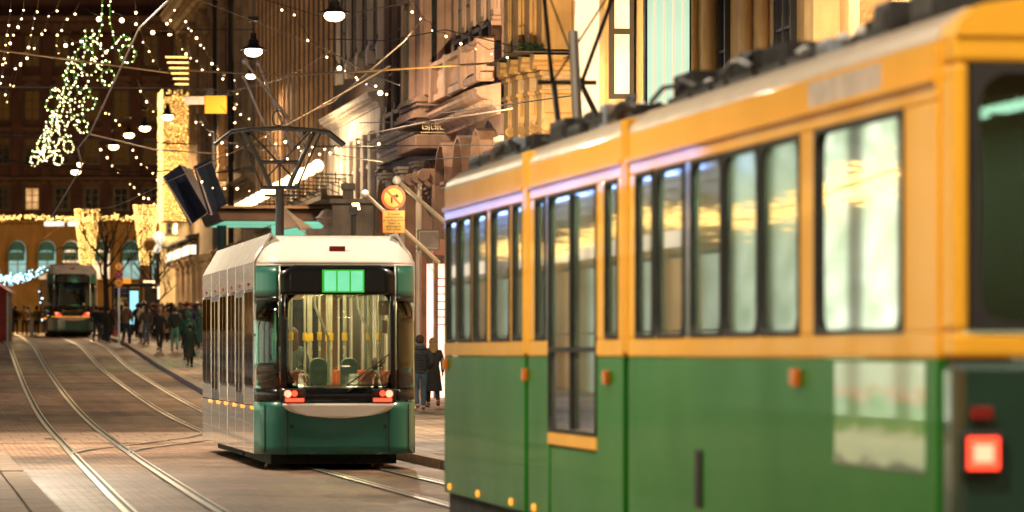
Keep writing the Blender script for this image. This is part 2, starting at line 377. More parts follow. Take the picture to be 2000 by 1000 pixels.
structure(sheet('far_square', M['walk'], -40, -6.95, 165, 300, .01, nv=6))
# granite kerb, stone by stone
kb = MB().box(0, 1.96, -.15, .15, -.2, .145).mesh('kerb_stone')
for i in range(95):
    s = 40+i*2.0; k = sm(KB, s+1)
    o = link('kerb_stone', kb, M['kerb'], walk, W(s, sm(KB, s)+.15, gz(s)))
    d = W(s+2, sm(KB, s+2), gz(s+2))-W(s, sm(KB, s), gz(s))
    o.rotation_euler = (random.uniform(-.01,.01), -math.atan2(d.z, d.xy.length), math.atan2(d.y, d.x))
# paved band across the road, paver by paver
pv = MB().box(0, 1.62, 0, .40, -.1, .008).mesh('paver')
for r_ in range(4):
    for c in range(16):
        s = 80.5+r_*1.65; v = -6.7+c*.42+(.2 if r_ % 2 else 0)
        if abs(v+.2-sm(LT, s)+.5) < .02: continue
        o = link('paver', pv, M['paver'], road, W(s, v+.4, gz(s)+random.uniform(-.003,.004)), HEAD if 0 else 0)
        o.rotation_euler = (0, -math.atan2(gz(s+1.6)-gz(s), 1.6), HEAD)
# long granite slabs beside the left track
sl = MB().box(0, 5.96, 0, .325, -.1, .05).mesh('stone_slab')
for r_ in range(6):
    for c in range(7):
        s = 38+r_*6.0
        if s > 75: continue
        o = link('stone_slab', sl, M['slab'], road, W(s, -4.95-c*.352, gz(s)+random.uniform(-.006,.006)), 0)
        o.rotation_euler = (0, 0, HEAD)
structure(sheet('left_pavement', M['walk'], -14.5, -6.9, -30, 300, .10, nv=5))
# tram tracks
def rail_strip(parent, fn, s0, s1, ds=1.5, wk=1.0):
    b = MB(); g = MB(); n = int((s1-s0)/ds)
    for j, (bb, a, c, dz) in enumerate(((b, -.04, .04, .022), (g, .04, .095, .019), (b, .095, .125, .022))):
        st = len(bb.v)
        for i in range(n+1):
            s = s0+(s1-s0)*i/n; v = fn(s)
            for o in (a*wk, c*wk): bb.v.append(tuple(W(s, v+o, gz(s)+dz)))
        for i in range(n): bb.f.append((st+2*i, st+2*i+1, st+2*i+3, st+2*i+2))
    r_ = b.build('rail', M['rail'], parent); g.build('groove', M['groove'], r_)
    return r_
for nm, T in (('tram_track', RT), ('tram_track', LT)):
    t = bpy.data.objects.new(nm, None); COL.objects.link(t); structure(t)
    for side in (-.5, .5): rail_strip(t, (lambda s, T=T, side=side: sm(T, s)+side), -10, 290)
t = bpy.data.objects.new('track_crossover', None); COL.objects.link(t); structure(t)
def cross(side):
    def f(s):
        u = min(1, max(0, (s-(72.5 if side < 0 else 73.2))/15.0)); u = u*u*(3-2*u)
        return (sm(LT, s)+side)*(1-u)+(sm(RT, s)+side)*u
    return f
rail_strip(t, cross(-.5), 72.5, 87.5, .4, .75); rail_strip(t, cross(.5), 73.2, 88, .4, .75)
# ------------------------------------------------------------------ facades
def bld(name, label, s0, s1, ztop, wall, v=8.0, depth=14, zbot=-1.0, side=1):
    """x runs along the street, y towards the street."""
    if side > 0: b = empty(name, W(s0, v, 0), label, 'building', None, HEAD)
    else: b = empty(name, W(s1, v, 0), label, 'building', None, HEAD+math.pi)
    MB().box(0, s1-s0, -depth, 0, zbot, ztop).build('wall', wall, b)
    b['s0'] = s0
    return b
CACHE = {}
def window(b, x, y, z0, w, h, frame, pane, arch=False, nx=2, nz=3, hood=None, fd=.10):
    key = (round(w,2), round(h,2), arch, nx, nz, fd)
    if key not in CACHE:
        f = MB(); t = .09
        n = 8
        def arc(rr, hh): return [(rr*math.cos(math.pi*k/n), hh+rr*math.sin(math.pi*k/n)) for k in range(n+1)]
        if arch:
            hs = h-w/2; o = arc(w/2+t, hs); i_ = arc(w/2, hs)
            f.box(-w/2-t, -w/2, 0, fd, 0, hs); f.box(w/2, w/2+t, 0, fd, 0, hs)
            for k in range(n):
                A, B, C, D = o[k], o[k+1], i_[k+1], i_[k]
                f.hexa([(A[0],0,A[1]),(A[0],fd,A[1]),(D[0],fd,D[1]),(D[0],0,D[1])], [(B[0],0,B[1]),(B[0],fd,B[1]),(C[0],fd,C[1]),(C[0],0,C[1])])
            p = MB().prism([(-w/2,.01),(w/2,.01)]+i_, .025, .035, 'y')
        else:
            hs = h
            f.box(-w/2-t, -w/2, 0, fd, 0, h+t); f.box(w/2, w/2+t, 0, fd, 0, h+t); f.box(-w/2, w/2, 0, fd, h, h+t)
            p = MB().box(-w/2, w/2, .025, .035, 0, h)
        for k in range(1, nx): f.box(-w/2+w*k/nx-.03, -w/2+w*k/nx+.03, .036, .08, 0, h-.02 if not arch else hs)
        for k in range(1, nz): f.box(-w/2+.01, w/2-.01, .037, .07, hs*k/nz-.025, hs*k/nz+.025)
        f.box(-w/2-t-.08, w/2+t+.08, 0, fd+.12, -.12, -.002)
        CACHE[key] = (f.mesh('window'), p.mesh('pane'))
    fm, pm = CACHE[key]
    o = link('window', fm, frame, b, (x, y, z0)); link('pane', pm, pane, o)
    if hood:
        k2 = ('hood', round(w,2), hood[1])
        if k2 not in CACHE:
            q = MB(); W2 = w/2+.28
            q.box(-W2, W2, 0, .28, h+.16, h+.32); q.box(-W2-.06, W2+.06, 0, .34, h+.322, h+.40)
            if hood[1] == 'ped': q.prism([(-W2-.05, h+.402), (W2+.05, h+.402), (0, h+.402+w*.34)], 0, .30, 'y')
            q.box(-W2+.05, -w/2-.12, 0, .16, 0, h+.158); q.box(w/2+.12, W2-.05, 0, .16, 0, h+.158)
            CACHE[k2] = q.mesh('window_surround')
        link('window_surround', CACHE[k2], hood[0], o)
    return o
def cornice(b, x0, x1, z, sc_, m, name='cornice', dent=True, y=0, flip=False):
    s = sc_
    prof = [(0,-.62*s),(.12*s,-.62*s),(.12*s,-.45*s),(.26*s,-.36*s),(.26*s,-.22*s),(.62*s,-.12*s),(.70*s,-.02*s),(.70*s,.08*s),(.78*s,.14*s),(0,.30*s)]
    q = MB().prism([(y+p[0], z+p[1]) for p in prof], x0, x1, 'x')
    if dent:
        n = int((x1-x0)/(.42*s))
        for k in range(n):
            xx = x0+.1*s+k*(x1-x0-.2*s)/max(1, n)
            q.box(xx, xx+.2*s, y+.255*s, y+.50*s, z-.34*s, z-.2*s)
    return q.build(name, m, b)
def pilaster(b, x, d, w, z0, z1, m, cap='plain', flute=True, name='pilaster', cm=None):
    key = ('pil', round(d,2), round(w,2), round(z1-z0,1), cap, flute); h = z1-z0
    if key not in CACHE:
        q = MB()
        q.box(0, w, 0, d, 0, h)
        q.box(-.07, w+.07, 0, d+.07, 0, .5); q.box(-.04, w+.04, 0, d+.04, .502, .62)
        if flute:
            n = max(2, int(d/.14))
            for k in range(n):
                yy = d*(k+.5)/n; q.box(-.035, -.001, yy-.03, yy+.03, .8, h-.8)
            n = max(2, int(w/.16))
            for k in range(n):
                xx = w*(k+.5)/n; q.box(xx-.035, xx+.035, d+.001, d+.035, .8, h-.8)
        for k, (zz, e) in enumerate(((h-.62, .05), (h-.30, .10), (h-.18, .16), (h-.08, .20))):
            q.box(-e, w+e, 0, d+e, zz, zz+.075)
        if cap == 'ionic':
            for yy in (.06, d+.02):
                q.lathe([(.001,-.09),(.17,-.09),(.17,.0),(.12,.0),(.12,-.03),(.07,-.03),(.07,.0),(.001,.0)], 12, (-.10, yy, h-.42), 'x')
                q.lathe([(.001,-.09),(.17,-.09),(.17,.0),(.001,.0)], 12, (w+.16, yy, h-.42), 'x')
        if cap == 'acanthus':
            for r_ in range(3):
                for k in range(5):
                    yy = d*(k+.5*(r_ % 2))/4.5
                    q.prism([(-.03-.05*r_, h-.98+r_*.2), (-.13-.05*r_, h-.80+r_*.2), (-.09-.05*r_, h-.74+r_*.2), (0, h-.78+r_*.2)], yy-.05, yy+.05, 'y')
            for yy in (.05, d): q.ball((-.14, yy, h-.38), .11, 8, 6)
        CACHE[key] = q.mesh(name)
    return link(name, CACHE[key], m, b, (x, 0, z0))
def v_of(px, s):
    t = (px-1000)/FPX; return (t*.9899*s-6.62+.1416*s)/(.9899-.1416*t)
def ret(xl, xr, v=8.0):               # a return that faces the camera between two columns of the photograph
    s = s_of(xr, v); return s, (xr-xl)*yd(s, v)/FPX
def zz(py, s, v=8.0): return z_at(py, yd(s, v))
def colonnade(b, sb, cols, z0, z1, m, cap, pane, extra=0, fr=None):
    cols = sorted(cols, key=lambda c: -c[0]); ss = []
    for xl, xr in cols:
        s, d = ret(xl, xr); pilaster(b, s-sb, d+extra, .42, z0, z1, m, cap); ss.append(s-sb)
    for a, c in zip(ss, ss[1:]):
        w_ = c-a-.42-.24
        if w_ > .35:
            h = (z1-z0-1.2); k = 2 if h > 4.5 else 1
            for j in range(k): window(b, (a+.42+c)/2, .02, z0+.55+j*h/k, round(w_, 1), h/k-.55, fr or M['frame_dark'], pane, nx=1 if w_ < .9 else 2, nz=3, fd=.06)
def greek_key(b, x, y0, y1, z0, h, m):
    """raised key fret on a face that looks down the street"""
    q = MB(); u = h/7.0; n = max(1, int(round((y1-y0)/(6.5*u)))); p = (y1-y0)/n; t = u*.62
    q.box(x-.03, x-.004, y0, y1, z0+h-t, z0+h); q.box(x-.03, x-.004, y0, y1, z0-t, z0)
    for k in range(n):
        a = y0+k*p; e = p-u*1.0
        def hb(f0, f1, g): q.box(x-.03, x-.004, a+f0*e, a+f1*e, z0+g*h-t/2, z0+g*h+t/2)
        def vb(f, g0, g1): q.box(x-.031, x-.003, a+f*e-t/2, a+f*e+t/2, z0+g0*h, z0+g1*h)
        vb(.04,.15,.85); hb(.04,.92,.85); vb(.92,.30,.85); hb(.30,.92,.30); vb(.30,.30,.62); hb(.30,.66,.62)
    return q.build('greek_key_band', m, b)
# ------------------------------------------------------------------ right-hand buildings, far to near
SA1 = s_of(348, 8); SA0 = s_of(500, 8); SB0 = s_of(655, 8); SC0 = s_of(752, 8); SD0 = s_of(884, 8); SE0 = s_of(986, 8); SF0 = s_of(1122, 8); SG0 = 46.0
# A: cream stone block at the end of the row
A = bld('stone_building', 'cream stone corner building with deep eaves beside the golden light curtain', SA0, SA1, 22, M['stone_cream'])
LA = SA1-SA0
cornice(A, -.01, LA+.5, 20.2, 1.3, M['stone_cream'])
cornice(A, .02, LA+.3, 9.3, .6, M['stone_cream'])
for xl, xr, d_m in ((352,362,0),(372,382,0),(392,404,0),(428,444,0),(462,474,0),(478,490,0)):
    s, d = ret(xl, xr); pilaster(A, s-SA0, min(d, .5), 1.1, 9.8, 18.9, M['stone_cream'], 'ionic')
for k in range(8):
    x = 3+k*6.3
    for z0 in (10.4, 14.8): window(A, x, 0, z0, 1.5, 2.6, M['frame_brown'], M['pane_dark'] if (k+int(z0)) % 3 else M['pane_warm'], hood=(M['stone_cream'], 'ped'))
for k in range(12): pilaster(A, 1.2+k*4.2, .45, .9, 2.2, 6.6, M['stone_cream'], 'plain', False)
for k in range(11): window(A, 3.6+k*4.2, 0, 2.6, 2.3, 3.2, M['frame_dark'], M['pane_cream'] if k % 2 else M['pane_warm'], nx=3, nz=2)
s_ = s_of(352, 7.2)
q = MB()
for k in range(3):
    q = MB().box(0, 6.2, 0, .35, 0, .62).build('sign_box', M['iron'], A, (s_of(388,8)-SA0+k*7.2, .1, 6.75))
    MB().box(.15, 6.05, .351, .36, .08, .54).build('sign_panel', M['sign_white'], q)
    MB().box(-.01, -.002, .03, .32, .07, .55).build('sign_panel', M['sign_white'], q)
MB().prism([(0,7.9),(.7,7.75),(.7,7.62),(0,7.62)], s_of(388,8)-SA0-.5, s_of(388,8)-SA0+21.5).build('canopy', M['frame_dark'], A)
for px in (420, 451):                     # dark pipes that climb the facade
    s = s_of(px, 7.6); MB().tube([(0,0,0),(0,0,17)], .13, 10).build('downpipe', M['iron'], A, (s-SA0, .4, 2.0), smooth=True)
# B: the finned facade
B = bld('finned_building', 'tall office facade of close vertical bronze metal fins', SB0, SA0-.02, 24, M['bronze_dark'])
LB = SA0-SB0
fin = MB().box(0, .12, 0, .105, 0, 16.2).mesh('fin')
nf = 18
for k in range(nf): link('fin', fin, M['copper_fin'], B, (LB*(k+.4)/nf, 0, 7.6))
cornice(B, .02, LB-.02, 7.3, .7, M['bronze_dark'], dent=False)
for k in range(9): window(B, 2+k*3.4, 0, 2.2, 2.6, 3.6, M['frame_dark'], M['pane_cream'] if k % 3 else M['pane_warm'], nx=2, nz=2)
# C: pale limestone building with tall pilasters, lower block in front
Cb = bld('limestone_building', 'pale limestone building with tall narrow pilasters above a lit ground storey', SC0, SB0-.02, 24, M['bronze_dark'])
LC = SB0-SC0
colonnade(Cb, SC0, ((660,670),(680,691),(700,712),(721,734),(741,751)), 10.9, 20, M['stone_pale'], 'plain', M['pane_dark'])
MB().box(0, LC-.4, 0, .18, -.5, 9.2).build('lower_wall', M['stone_pale'], Cb, (0, .001, 0))
cornice(Cb, -.30, LC, 9.75, .55, M['stone_pale'], y=.18)
MB().box(-.32, LC, 0, .19, 9.0, 10.0).build('parapet', M['stone_pale'], Cb)
for i, k in enumerate(range(7)):
    x = 1.0+k*2.15
    MB().box(0, .75, .185, .36, 1.0, 8.7).build('pilaster', M['stone_pale'], Cb, (x, 0, 0), bevel=.02)
    if x+1.6 < LC-1.5: window(Cb, x+1.42, .182, 3.4, 1.0, 4.2, M['frame_brown'], M['pane_cream'], nz=5)
# D: mauve stone building with the oriel
D = bld('ornate_stone_building', 'mauve stone building with boxed oriel, greek key band and tall arches', SD0, SC0-.02, 24, M['stone_mauve'])
LD = SC0-SD0
sO = s_of(884, 8); 
sf, dO = ret(822, 884)                    # face of the oriel towards us
xo = max(.02, sf-SD0+.3)
OZ = zz(330, sf)
o = MB(); o.box(xo, xo+4.2, 0, dO, zz(238, sf), 18).build('oriel', M['stone_mauve'], D)
greek_key(D, xo-.01, .12, dO-.02, zz(257, sf), .26, M['key_relief'])
MB().box(xo-.12, xo+4.35, 0, dO+.12, zz(290, sf), zz(262, sf)).build('oriel_base', M['stone_mauve'], D, bevel=.03)
for py, e in ((238,.10),(228,.20),(220,.14),(204,.07),(196,.12)):
    MB().box(xo-e, xo+4.2+e, 0, dO+e, zz(py, sf)-.02, zz(py, sf)+.09).build('moulding', M['stone_mauve'], D)
for yy in (.18, dO-.32):
    MB().box(-.10, -.002, 0, .22, 0, 3.2).build('oriel_pilaster', M['stone_mauve'], D, (xo, yy, zz(185, sf)), bevel=.02)
window(D, xo+2.1, dO, zz(190, sf), 1.5, 2.6, M['frame_dark'], M['pane_dark'], hood=(M['stone_mauve'], 'ped'))
# window in the end of the oriel, looking down the street
q = MB().box(-.05, -.004, dO*.36, dO*.72, 0, 2.7).build('window', M['frame_dark'], D, (xo, 0, zz(185, sf)+.2)); MB().box(-.056, -.051, dO*.40, dO*.68, .1, 2.6).build('pane', M['pane_dark'], q)
for yy in (.10, dO-.24):                  # scrolled consoles under the oriel
    pts = [(xo+.1, OZ+.3), (xo+.1, OZ-1.0), (xo+.35, OZ-.95), (xo+.75, OZ-.5), (xo+1.0, OZ-.1), (xo+1.5, OZ+.1), (xo+1.5, OZ+.3)]
    c = MB().prism([(-a[0], a[1]) for a in [(0,.9),(0,-.55),(.12,-.6),(.22,-.42),(.25,-.1),(.45,.25),(.8,.42),(.85,.62),(.8,.9)]], 0, .17, 'y')
    c.v = [(-x, y, z) for x, y, z in c.v]
c = MB()
for yy in (.06, dO-.24):                  # console: curls outward under the box
    prof = [(0,.0),(dO*.9,.0),(dO*1.0,-.16),(dO*.9,-.32),(dO*.72,-.30),(dO*.45,-.50),(dO*.22,-.85),(dO*.05,-1.15),(0,-1.2)]
for k in range(3):
    c = MB(); c.prism([(a, OZ+.02+b_) for a, b_ in prof], xo+.05+k*1.5, xo+.35+k*1.5, 'x')
    c.lathe([(.001,-.06),(.17,-.06),(.17,.36),(.001,.36)], 12, (xo+.05+k*1.5, dO*.86, OZ-.16), 'x'); c.build('scroll_console', M['stone_mauve'], D, bevel=.015)
cz = zz(236, SD0+.2)
cornice(D, xo+4.4, LD, zz(262, SD0+8)+.1, .62, M['stone_pale'], y=.1)
MB().box(xo+4.4, LD, 0, .25, zz(300, SD0+8), zz(285, SD0+8)).build('frieze', M['stone_mauve'], D)
s, d = ret(782, 800)
for xl, xr in ((757,768),(775,788),(795,812)):
    s, d = ret(xl, xr)
    pilaster(D, s-SD0+.2, d+.1, .7, 1.0, zz(330, s), M['stone_mauve'], 'acanthus')
colonnade(D, SD0, ((755,764),(771,781),(788,799),(806,818)), zz(228, SD0+6), 18, M['stone_mauve'], 'acanthus', M['pane_dark'])
for k in range(0):
    for z0 in (9.2, 13.2): window(D, xo+6+k*3.3, 0, z0, 1.4, 2.7, M['frame_dark'], M['pane_dark'], hood=(M['stone_mauve'], 'ped'))
for xx in (1.5, 5.4, 9.3, 13.0):
    window(D, xx, .02, 1.0, 2.3, zz(318, SD0+4)-1.1, M['stone_mauve'], M['frame_brown'] if xx < 2 else M['pane_warm'], arch=True, nx=2, nz=4, fd=.5)
for xx in (3.4, 7.3, 11.2): pilaster(D, xx, .5, .6, 1.0, zz(322, SD0+6), M['stone_pale'], 'acanthus')
# E: mauve building with balustrades
E = bld('balustrade_building', 'dark mauve building with balustraded balcony under its clustered columns', SE0, SD0-.02, 24, M['stone_mauve'])
LE = SD0-SE0
ce = zz(200, SE0+4)
cornice(E, -.02, LE-.02, ce, .85, M['stone_mauve'], y=.1)
colonnade(E, SE0, ((891,900),(907,916),(924,936),(945,955),(964,978)), ce+1.35, 16.5, M['stone_mauve'], 'acanthus', M['pane_dark'])
rb = MB(); rb.box(0, LE-.1, .30, .62, ce+.34, ce+.52); rb.box(0, LE-.1, .26, .68, ce+1.22, ce+1.36)
rb.build('balcony_rail', M['stone_mauve'], E, bevel=.015)
bal = MB().lathe([(.04,0),(.075,.02),(.05,.10),(.09,.26),(.085,.36),(.04,.52),(.06,.60),(.06,.70)], 10).mesh('baluster', True)
for k in range(int(LE/.3)): link('baluster', bal, M['stone_mauve'], E, (.2+k*.3, .46, ce+.52))
for k in range(4): MB().box(0, .45, .25, .70, ce+.30, ce+1.40).build('balcony_pier', M['stone_mauve'], E, (.1+k*(LE-.8)/3, 0, 0), bevel=.015)
for k in range(3):
    window(E, 2+k*3.6, .02, 1.0, 2.1, zz(250, SE0+4)-1.2, M['stone_mauve'], M['pane_warm'] if k == 1 else M['pane_dark'], arch=True, nx=2, nz=4, fd=.45)
MB().box(.2, LE-.4, 0, .12, ce-1.75, ce-1.05).build('name_frieze', M['stone_pale'], E)
for k in range(4): pilaster(E, .05+k*3.6, .42, .6, .8, ce-1.9, M['stone_mauve'], 'acanthus')
# F: the floodlit amber bay
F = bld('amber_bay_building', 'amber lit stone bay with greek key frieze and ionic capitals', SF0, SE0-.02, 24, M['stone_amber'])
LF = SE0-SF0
steps = ((1058,1122),(1034,1066),(1012,1044),(992,1014))
fz0, fz1 = zz(172, SF0), zz(148, SF0)
xs = 0.0
ct, cbm = zz(108, SF0), zz(140, SF0)
prev = 0
for i, (xl, xr) in enumerate(steps):
    x = [0.0, .8, 1.6, 2.6][i]; d = 8-v_of(xl, SF0+x)
    x1 = [.8, 1.6, 2.6, max(3.2, s_of(984, 8-d)-SF0)][i]
    MB().box(x+.001, x1, 0, d, 1, 16.5).build('bay_wall', M['stone_amber'], F)
    y0 = prev+.02
    greek_key(F, x, y0 if i else .06, d-.02, fz0, fz1-fz0, M['key_relief'])
    for z_, e in ((fz0-.08,.05),(fz1+.05,.05),(fz1+.16,.12)): MB().box(x-e, x1+e*.5, 0, d+e, z_-.04, z_+.045).build('moulding', M['stone_amber'], F)
    q = MB().prism([(-.03,cbm+.05),(-.16,cbm+.13),(-.20,ct-.18),(-.34,ct-.12),(-.36,ct-.02),(-.03,ct+.03),(.3,ct+.03),(.3,cbm+.05)], 0, d+.22, 'y')
    q.v = [(a+x, b_, c_) for a, b_, c_ in q.v]; q.build('cornice', M['stone_amber'], F)
    # block, capital and shaft below the frieze
    MB().box(x-.08, x-.004, y0+.03, d-.05, fz0-.55, fz0-.14).build('block', M['stone_amber'], F, bevel=.02)
    c = MB(); c.box(x-.14, x-.005, y0+.02, d-.02, fz0-.80, fz0-.70)
    for yy in (y0+.06, d-.06): c.lathe([(.001,-.12),(.10,-.12),(.10,.0),(.07,.0),(.07,-.03),(.001,-.03)], 12, (x-.06, yy, fz0-.86), 'x')
    for k in range(4): c.prism([(x-.02, fz0-1.25), (x-.12, fz0-1.08), (x-.10, fz0-.98), (x-.01, fz0-1.0)], y0+.04+(d-y0-.1)*k/4, y0+.02+(d-y0-.1)*(k+.8)/4, 'y')
    c.build('capital', M['stone_amber'], F)
    MB().box(x-.10, x-.006, y0+.05, d-.07, ct+.1, 16).build('upper_pilaster', M['stone_amber'], F, bevel=.015)
    g = MB()
    for k in range(9): g.ball((x-.12, d-.14+.03*math.sin(k*2.1), ct+1.5+k*.12), .055+.02*(k % 3), 6, 5)
    g.build('carved_garland', M['stone_amber'], F, smooth=True)
    prev = d
MB().box(-.36, 4.2, 0, 1.4, ct+.031, ct+.06).build('lead_capping', M['stone_dark'], F)
for k in range(2): window(F, 6.2+k*3.2, .02, 1.4, 1.6, 4.2, M['frame_brown'], M['pane_cream'], arch=True, fd=.3)
for k in range(3): window(F, 5.8+k*3.0, .02, 10.8, 1.2, 3.0, M['frame_dark'], M['pane_warm'], hood=(M['stone_amber'], 'ped'))
# fir garland lying on the bay ledge
g = MB()
rr = random.Random(3)
for k in range(420):
    t = rr.random(); c = Vector((-.2+rr.uniform(-.16,.16), .75+.5*t, ct+.13+rr.uniform(-.07,.11)*(.4+t)))
    a = Vector((rr.uniform(-1,1), rr.uniform(-1,1), rr.uniform(-.5,1))).normalized()*.10; b_ = a.cross(Vector((.3,.5,.8))).normalized()*.015
    g.add([c-b_, c+b_, c+a], [(0,1,2)])
fg = g.build('fir_garland', M['leaf']); fg.matrix_world = F.matrix_basis
fg.location = F.location; fg.rotation_euler = F.rotation_euler
tag(fg, 'fir garland lying on the ledge of the amber bay', 'garland')
# G: near facade behind the tram roof
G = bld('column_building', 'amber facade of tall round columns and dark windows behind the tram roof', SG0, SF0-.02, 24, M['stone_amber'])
for xl, xr, cap in ((1190,1206,0),(1212,1228,0),(1352,1366,1),(1376,1408,1),(1452,1472,1),(1484,1504,1),(1600,1640,0),(1690,1740,0)):
    s, d = ret(xl, xr)
    if cap:
        q = MB().lathe([(d*.62,0),(d*.62,.3),(d*.5,.4),(d*.5,3.6),(d*.46,12)], 20); 
        q.build('column', M['stone_amber'], G, (s-SG0+d*.5, d*.55, 3.0), smooth=True)
    else: pilaster(G, s-SG0, d+.1, .7, 1.0, 16, M['stone_amber'], 'plain', False)
for px in (1244, 1300, 1430, 1560):
    s = s_of(px, 8.0); d = .25
    window(G, s-SG0+.9, 0, 5.2, 1.3, 7.0, M['frame_dark'], M['pane_dark'], nz=7)
sw = s_of(1246, 8)                        # window set in the end wall beside the mint board
q = MB().box(0, .14, 0, .50, 0, 4.6).build('window', M['frame_dark'], G, (sw-SG0, .08, 7.0-.1))
for a, b_ in ((.1,1.3),(1.42,2.7),(2.82,4.3)): MB().box(-.012, -.002, .10, .40, a, b_).build('pane', M['pane_cream'], q)
s = s_of(1352, 8); d = 92*yd(s, 8)/FPX
q = MB().box(-.12, .12, 0, d, 0, 4.5).build('board_frame', M['frame_dark'], G, (s-SG0, .03, 6.0))
MB().box(-.14, -.122, .05, d-.04, .08, 4.42).build('lit_board', M['mint'], q)
for k in range(4): MB().box(-.15, -.141, d*.2*(k+1)-.02, d*.2*(k+1)+.02, .1, 4.4).build('board_bar', M['board_cream'], q)
s = s_of(1190, 8); d = 64*yd(s, 8)/FPX
q = MB().box(-.06, .12, 0, d, 0, 4.2).build('board_frame', M['white_paint'], G, (s-SG0, .04, 5.6))
q['label'] = 'tall cream sign board standing out from the facade'
MB().box(-.07, -.061, .02, d-.02, .05, 4.15).build('lit_board', M['board_cream'], q)
cornice(G, .1, SF0-SG0-.1, 5.0, .7, M['stone_amber'])
# ------------------------------------------------------------------ building that closes the street
FY = 272.0
FX0 = (-260-1000)*FY/FPX; FX1 = (560-1000)*FY/FPX
far = empty('end_building', (FX0, FY, 0), 'large dark red building closing the street above a lit ochre arcade', 'building', None, 0)
LFx = FX1-FX0
def fx(px): return (px-1000)*FY/FPX-FX0
def fz(py): return z_at(py, FY)
MB().box(0, LFx, .3, 16, 2, 27.5).build('wall', M['brick_far'], far)
MB().box(0, LFx, -.05, .29, 1, fz(438)).build('arcade_wall', M['ochre'], far)
def fcorn(z, s, m):
    q = MB().prism([(.3-p[0]*s, z+p[1]*s) for p in [(0,-.5),(.2,-.4),(.3,-.15),(.75,-.05),(.8,.15),(0,.3)]], 0, LFx, 'x')
    n = int(LFx/(.7*s))
    for k in range(n): q.box(k*.7*s, k*.7*s+.3*s, .3-.6*s, .3-.31*s, z-.34*s, z-.12*s)
    q.build('cornice', m, far)
fcorn(fz(350), .9, M['trim_far']); fcorn(fz(434), .8, M['ochre']); fcorn(fz(40), 1.5, M['trim_far'])
MB().box(0, LFx, .1, .299, fz(150)-.3, fz(150)+.1).build('string_course', M['trim_far'], far)
def farwin(px, ptop, pbot, wpx, hood, pane):
    z0 = fz(pbot); h = (pbot-ptop)*FY/FPX
    o = window(far, fx(px), .3, z0, wpx*FY/FPX, h, M['frame_dark'], pane, nx=2, nz=3, hood=(M['trim_far'], hood) if hood else None)
    o.scale = (1, -1, 1); return o
for k in range(14):
    px = -228+k*58
    farwin(px, 70, 128, 26, 'flat', M['pane_dark'])
    farwin(px, 178, 232, 26, 'ped', M['pane_dark'])
    farwin(px, 272, 318, 26, 'flat', M['pane_dark'])
    farwin(px, 368, 408, 24, 'flat', M['pane_warm'] if k == 5 else M['pane_dark'])
    MB().box(-.35, .35, -.0, .299, fz(345)-.0-3, fz(40)-.9-fz(345)+fz(345)-.0).build('lesene', M['brick_far'], far, (fx(px+29), 0, 0))
for px in (-140, -82, -24, 35, 93, 140, 198, 257, 315):
    w_ = 34*FY/FPX; z0 = fz(545); h = (545-470)*FY/FPX
    o = window(far, fx(px), -.05, z0, w_, h, M['ochre'], M['pane_teal'] if px % 2 else M['pane_cream'], arch=True, nx=2, nz=2, fd=.35); o.scale = (1, -1, 1)
    # round-headed teal awning over each arch
    q = MB(); n = 9; r_ = w_/2-.03; top = h-w_/2
    for k in range(n):
        a0, a1 = math.pi*k/n, math.pi*(k+1)/n
        q.add([(r_*math.cos(a0), .36, top+r_*math.sin(a0)), (r_*math.cos(a1), .36, top+r_*math.sin(a1)), (r_*math.cos(a1)*.98, .85, top-.35+r_*.55*math.sin(a1)), (r_*math.cos(a0)*.98, .85, top-.35+r_*.55*math.sin(a0))], [(0,1,2,3)])
    q.box(-r_, r_, .80, .84, top-.75, top-.2); q.box(-r_, r_, .36, .80, top-.24, top-.2)
    q.build('awning', M['awning_teal'], o)
for i, (a, b_) in enumerate(((86,128),(132,158))):
    q = MB().box(fx(a), fx(b_), -.35, -.06, fz(443), fz(432)).build('sign_box', M['iron'], far); MB().box(fx(a)+.05, fx(b_)-.05, -.36, -.351, fz(442), fz(433)).build('sign_panel', M['sign_white'], q)
# pale house seen between the arcade and the row
q = empty('pale_house', ((330-1000)*255/FPX, 255, 0), 'pale grey house with small windows beyond the golden curtain', 'building')
MB().box(-.6, 4.5, 0, 10, 1, 10.6).build('wall', M['stone_pale'], q)
for k in range(3):
    for j in range(2):
        o = window(q, .2+k*1.3, 0, 7.2+j*1.8, .6, 1.0, M['frame_dark'], M['pane_dark']); o.scale = (1,-1,1)
# ------------------------------------------------------------------ left-hand shops (seen mirrored in the trams)
def shop(name, label, s0, s1, wall, glassm, blue, band=False, tall=False):
    b = bld(name, label, s0, s1, 18, wall, v=-14.5, side=-1); L = s1-s0
    cornice(b, .05, L-.05, 7.6 if tall else 6.4, .9, wall)
    n = int(L/4)
    for k in range(n):
        x = L*(k+.5)/n
        window(b, x, .02, .5, 3.4 if tall else 3.0, 6.3 if tall else 3.6, M['frame_dark'], glassm if k % 4 != 2 or tall else M['pane_warm'], nx=1, nz=1 if tall else 2, fd=.12)
        pilaster(b, x-2.0, .4, .5, .2, 5.6, wall, 'plain', False) if not tall else None
        for z0 in (8.4, 12.2): window(b, x, .02, z0, 1.5, 2.4, M['frame_brown'], M['pane_warm'] if (k*3+int(z0)) % 4 == 0 else M['pane_dark'], hood=(wall, 'ped'))
    if band:
        for k in range(int(L/5)): MB().box(k*5+.6, k*5+4.2, .30, .42, 4.35, 4.75).build('sign_band', M['sign_white'], b)
    if blue:
        for k in range(int(L/2.6)):
            q = MB().box(0, 1.3+.5*math.sin(k*1.7), .5, .6, 6.0, 6.55).build('glowing_tube', M['neon_blue'], b, (1+k*2.6, .3, 0))
    return b
shop('shop_building', 'pale shop building with bright white windows across the street', 40, 66, M['stone_pale'], M['pane_soft'], False)
shop('shop_building', 'cream shop building with two-storey bright windows across the street', 66.05, 96, M['stone_cream'], M['pane_white'], False, False, True)
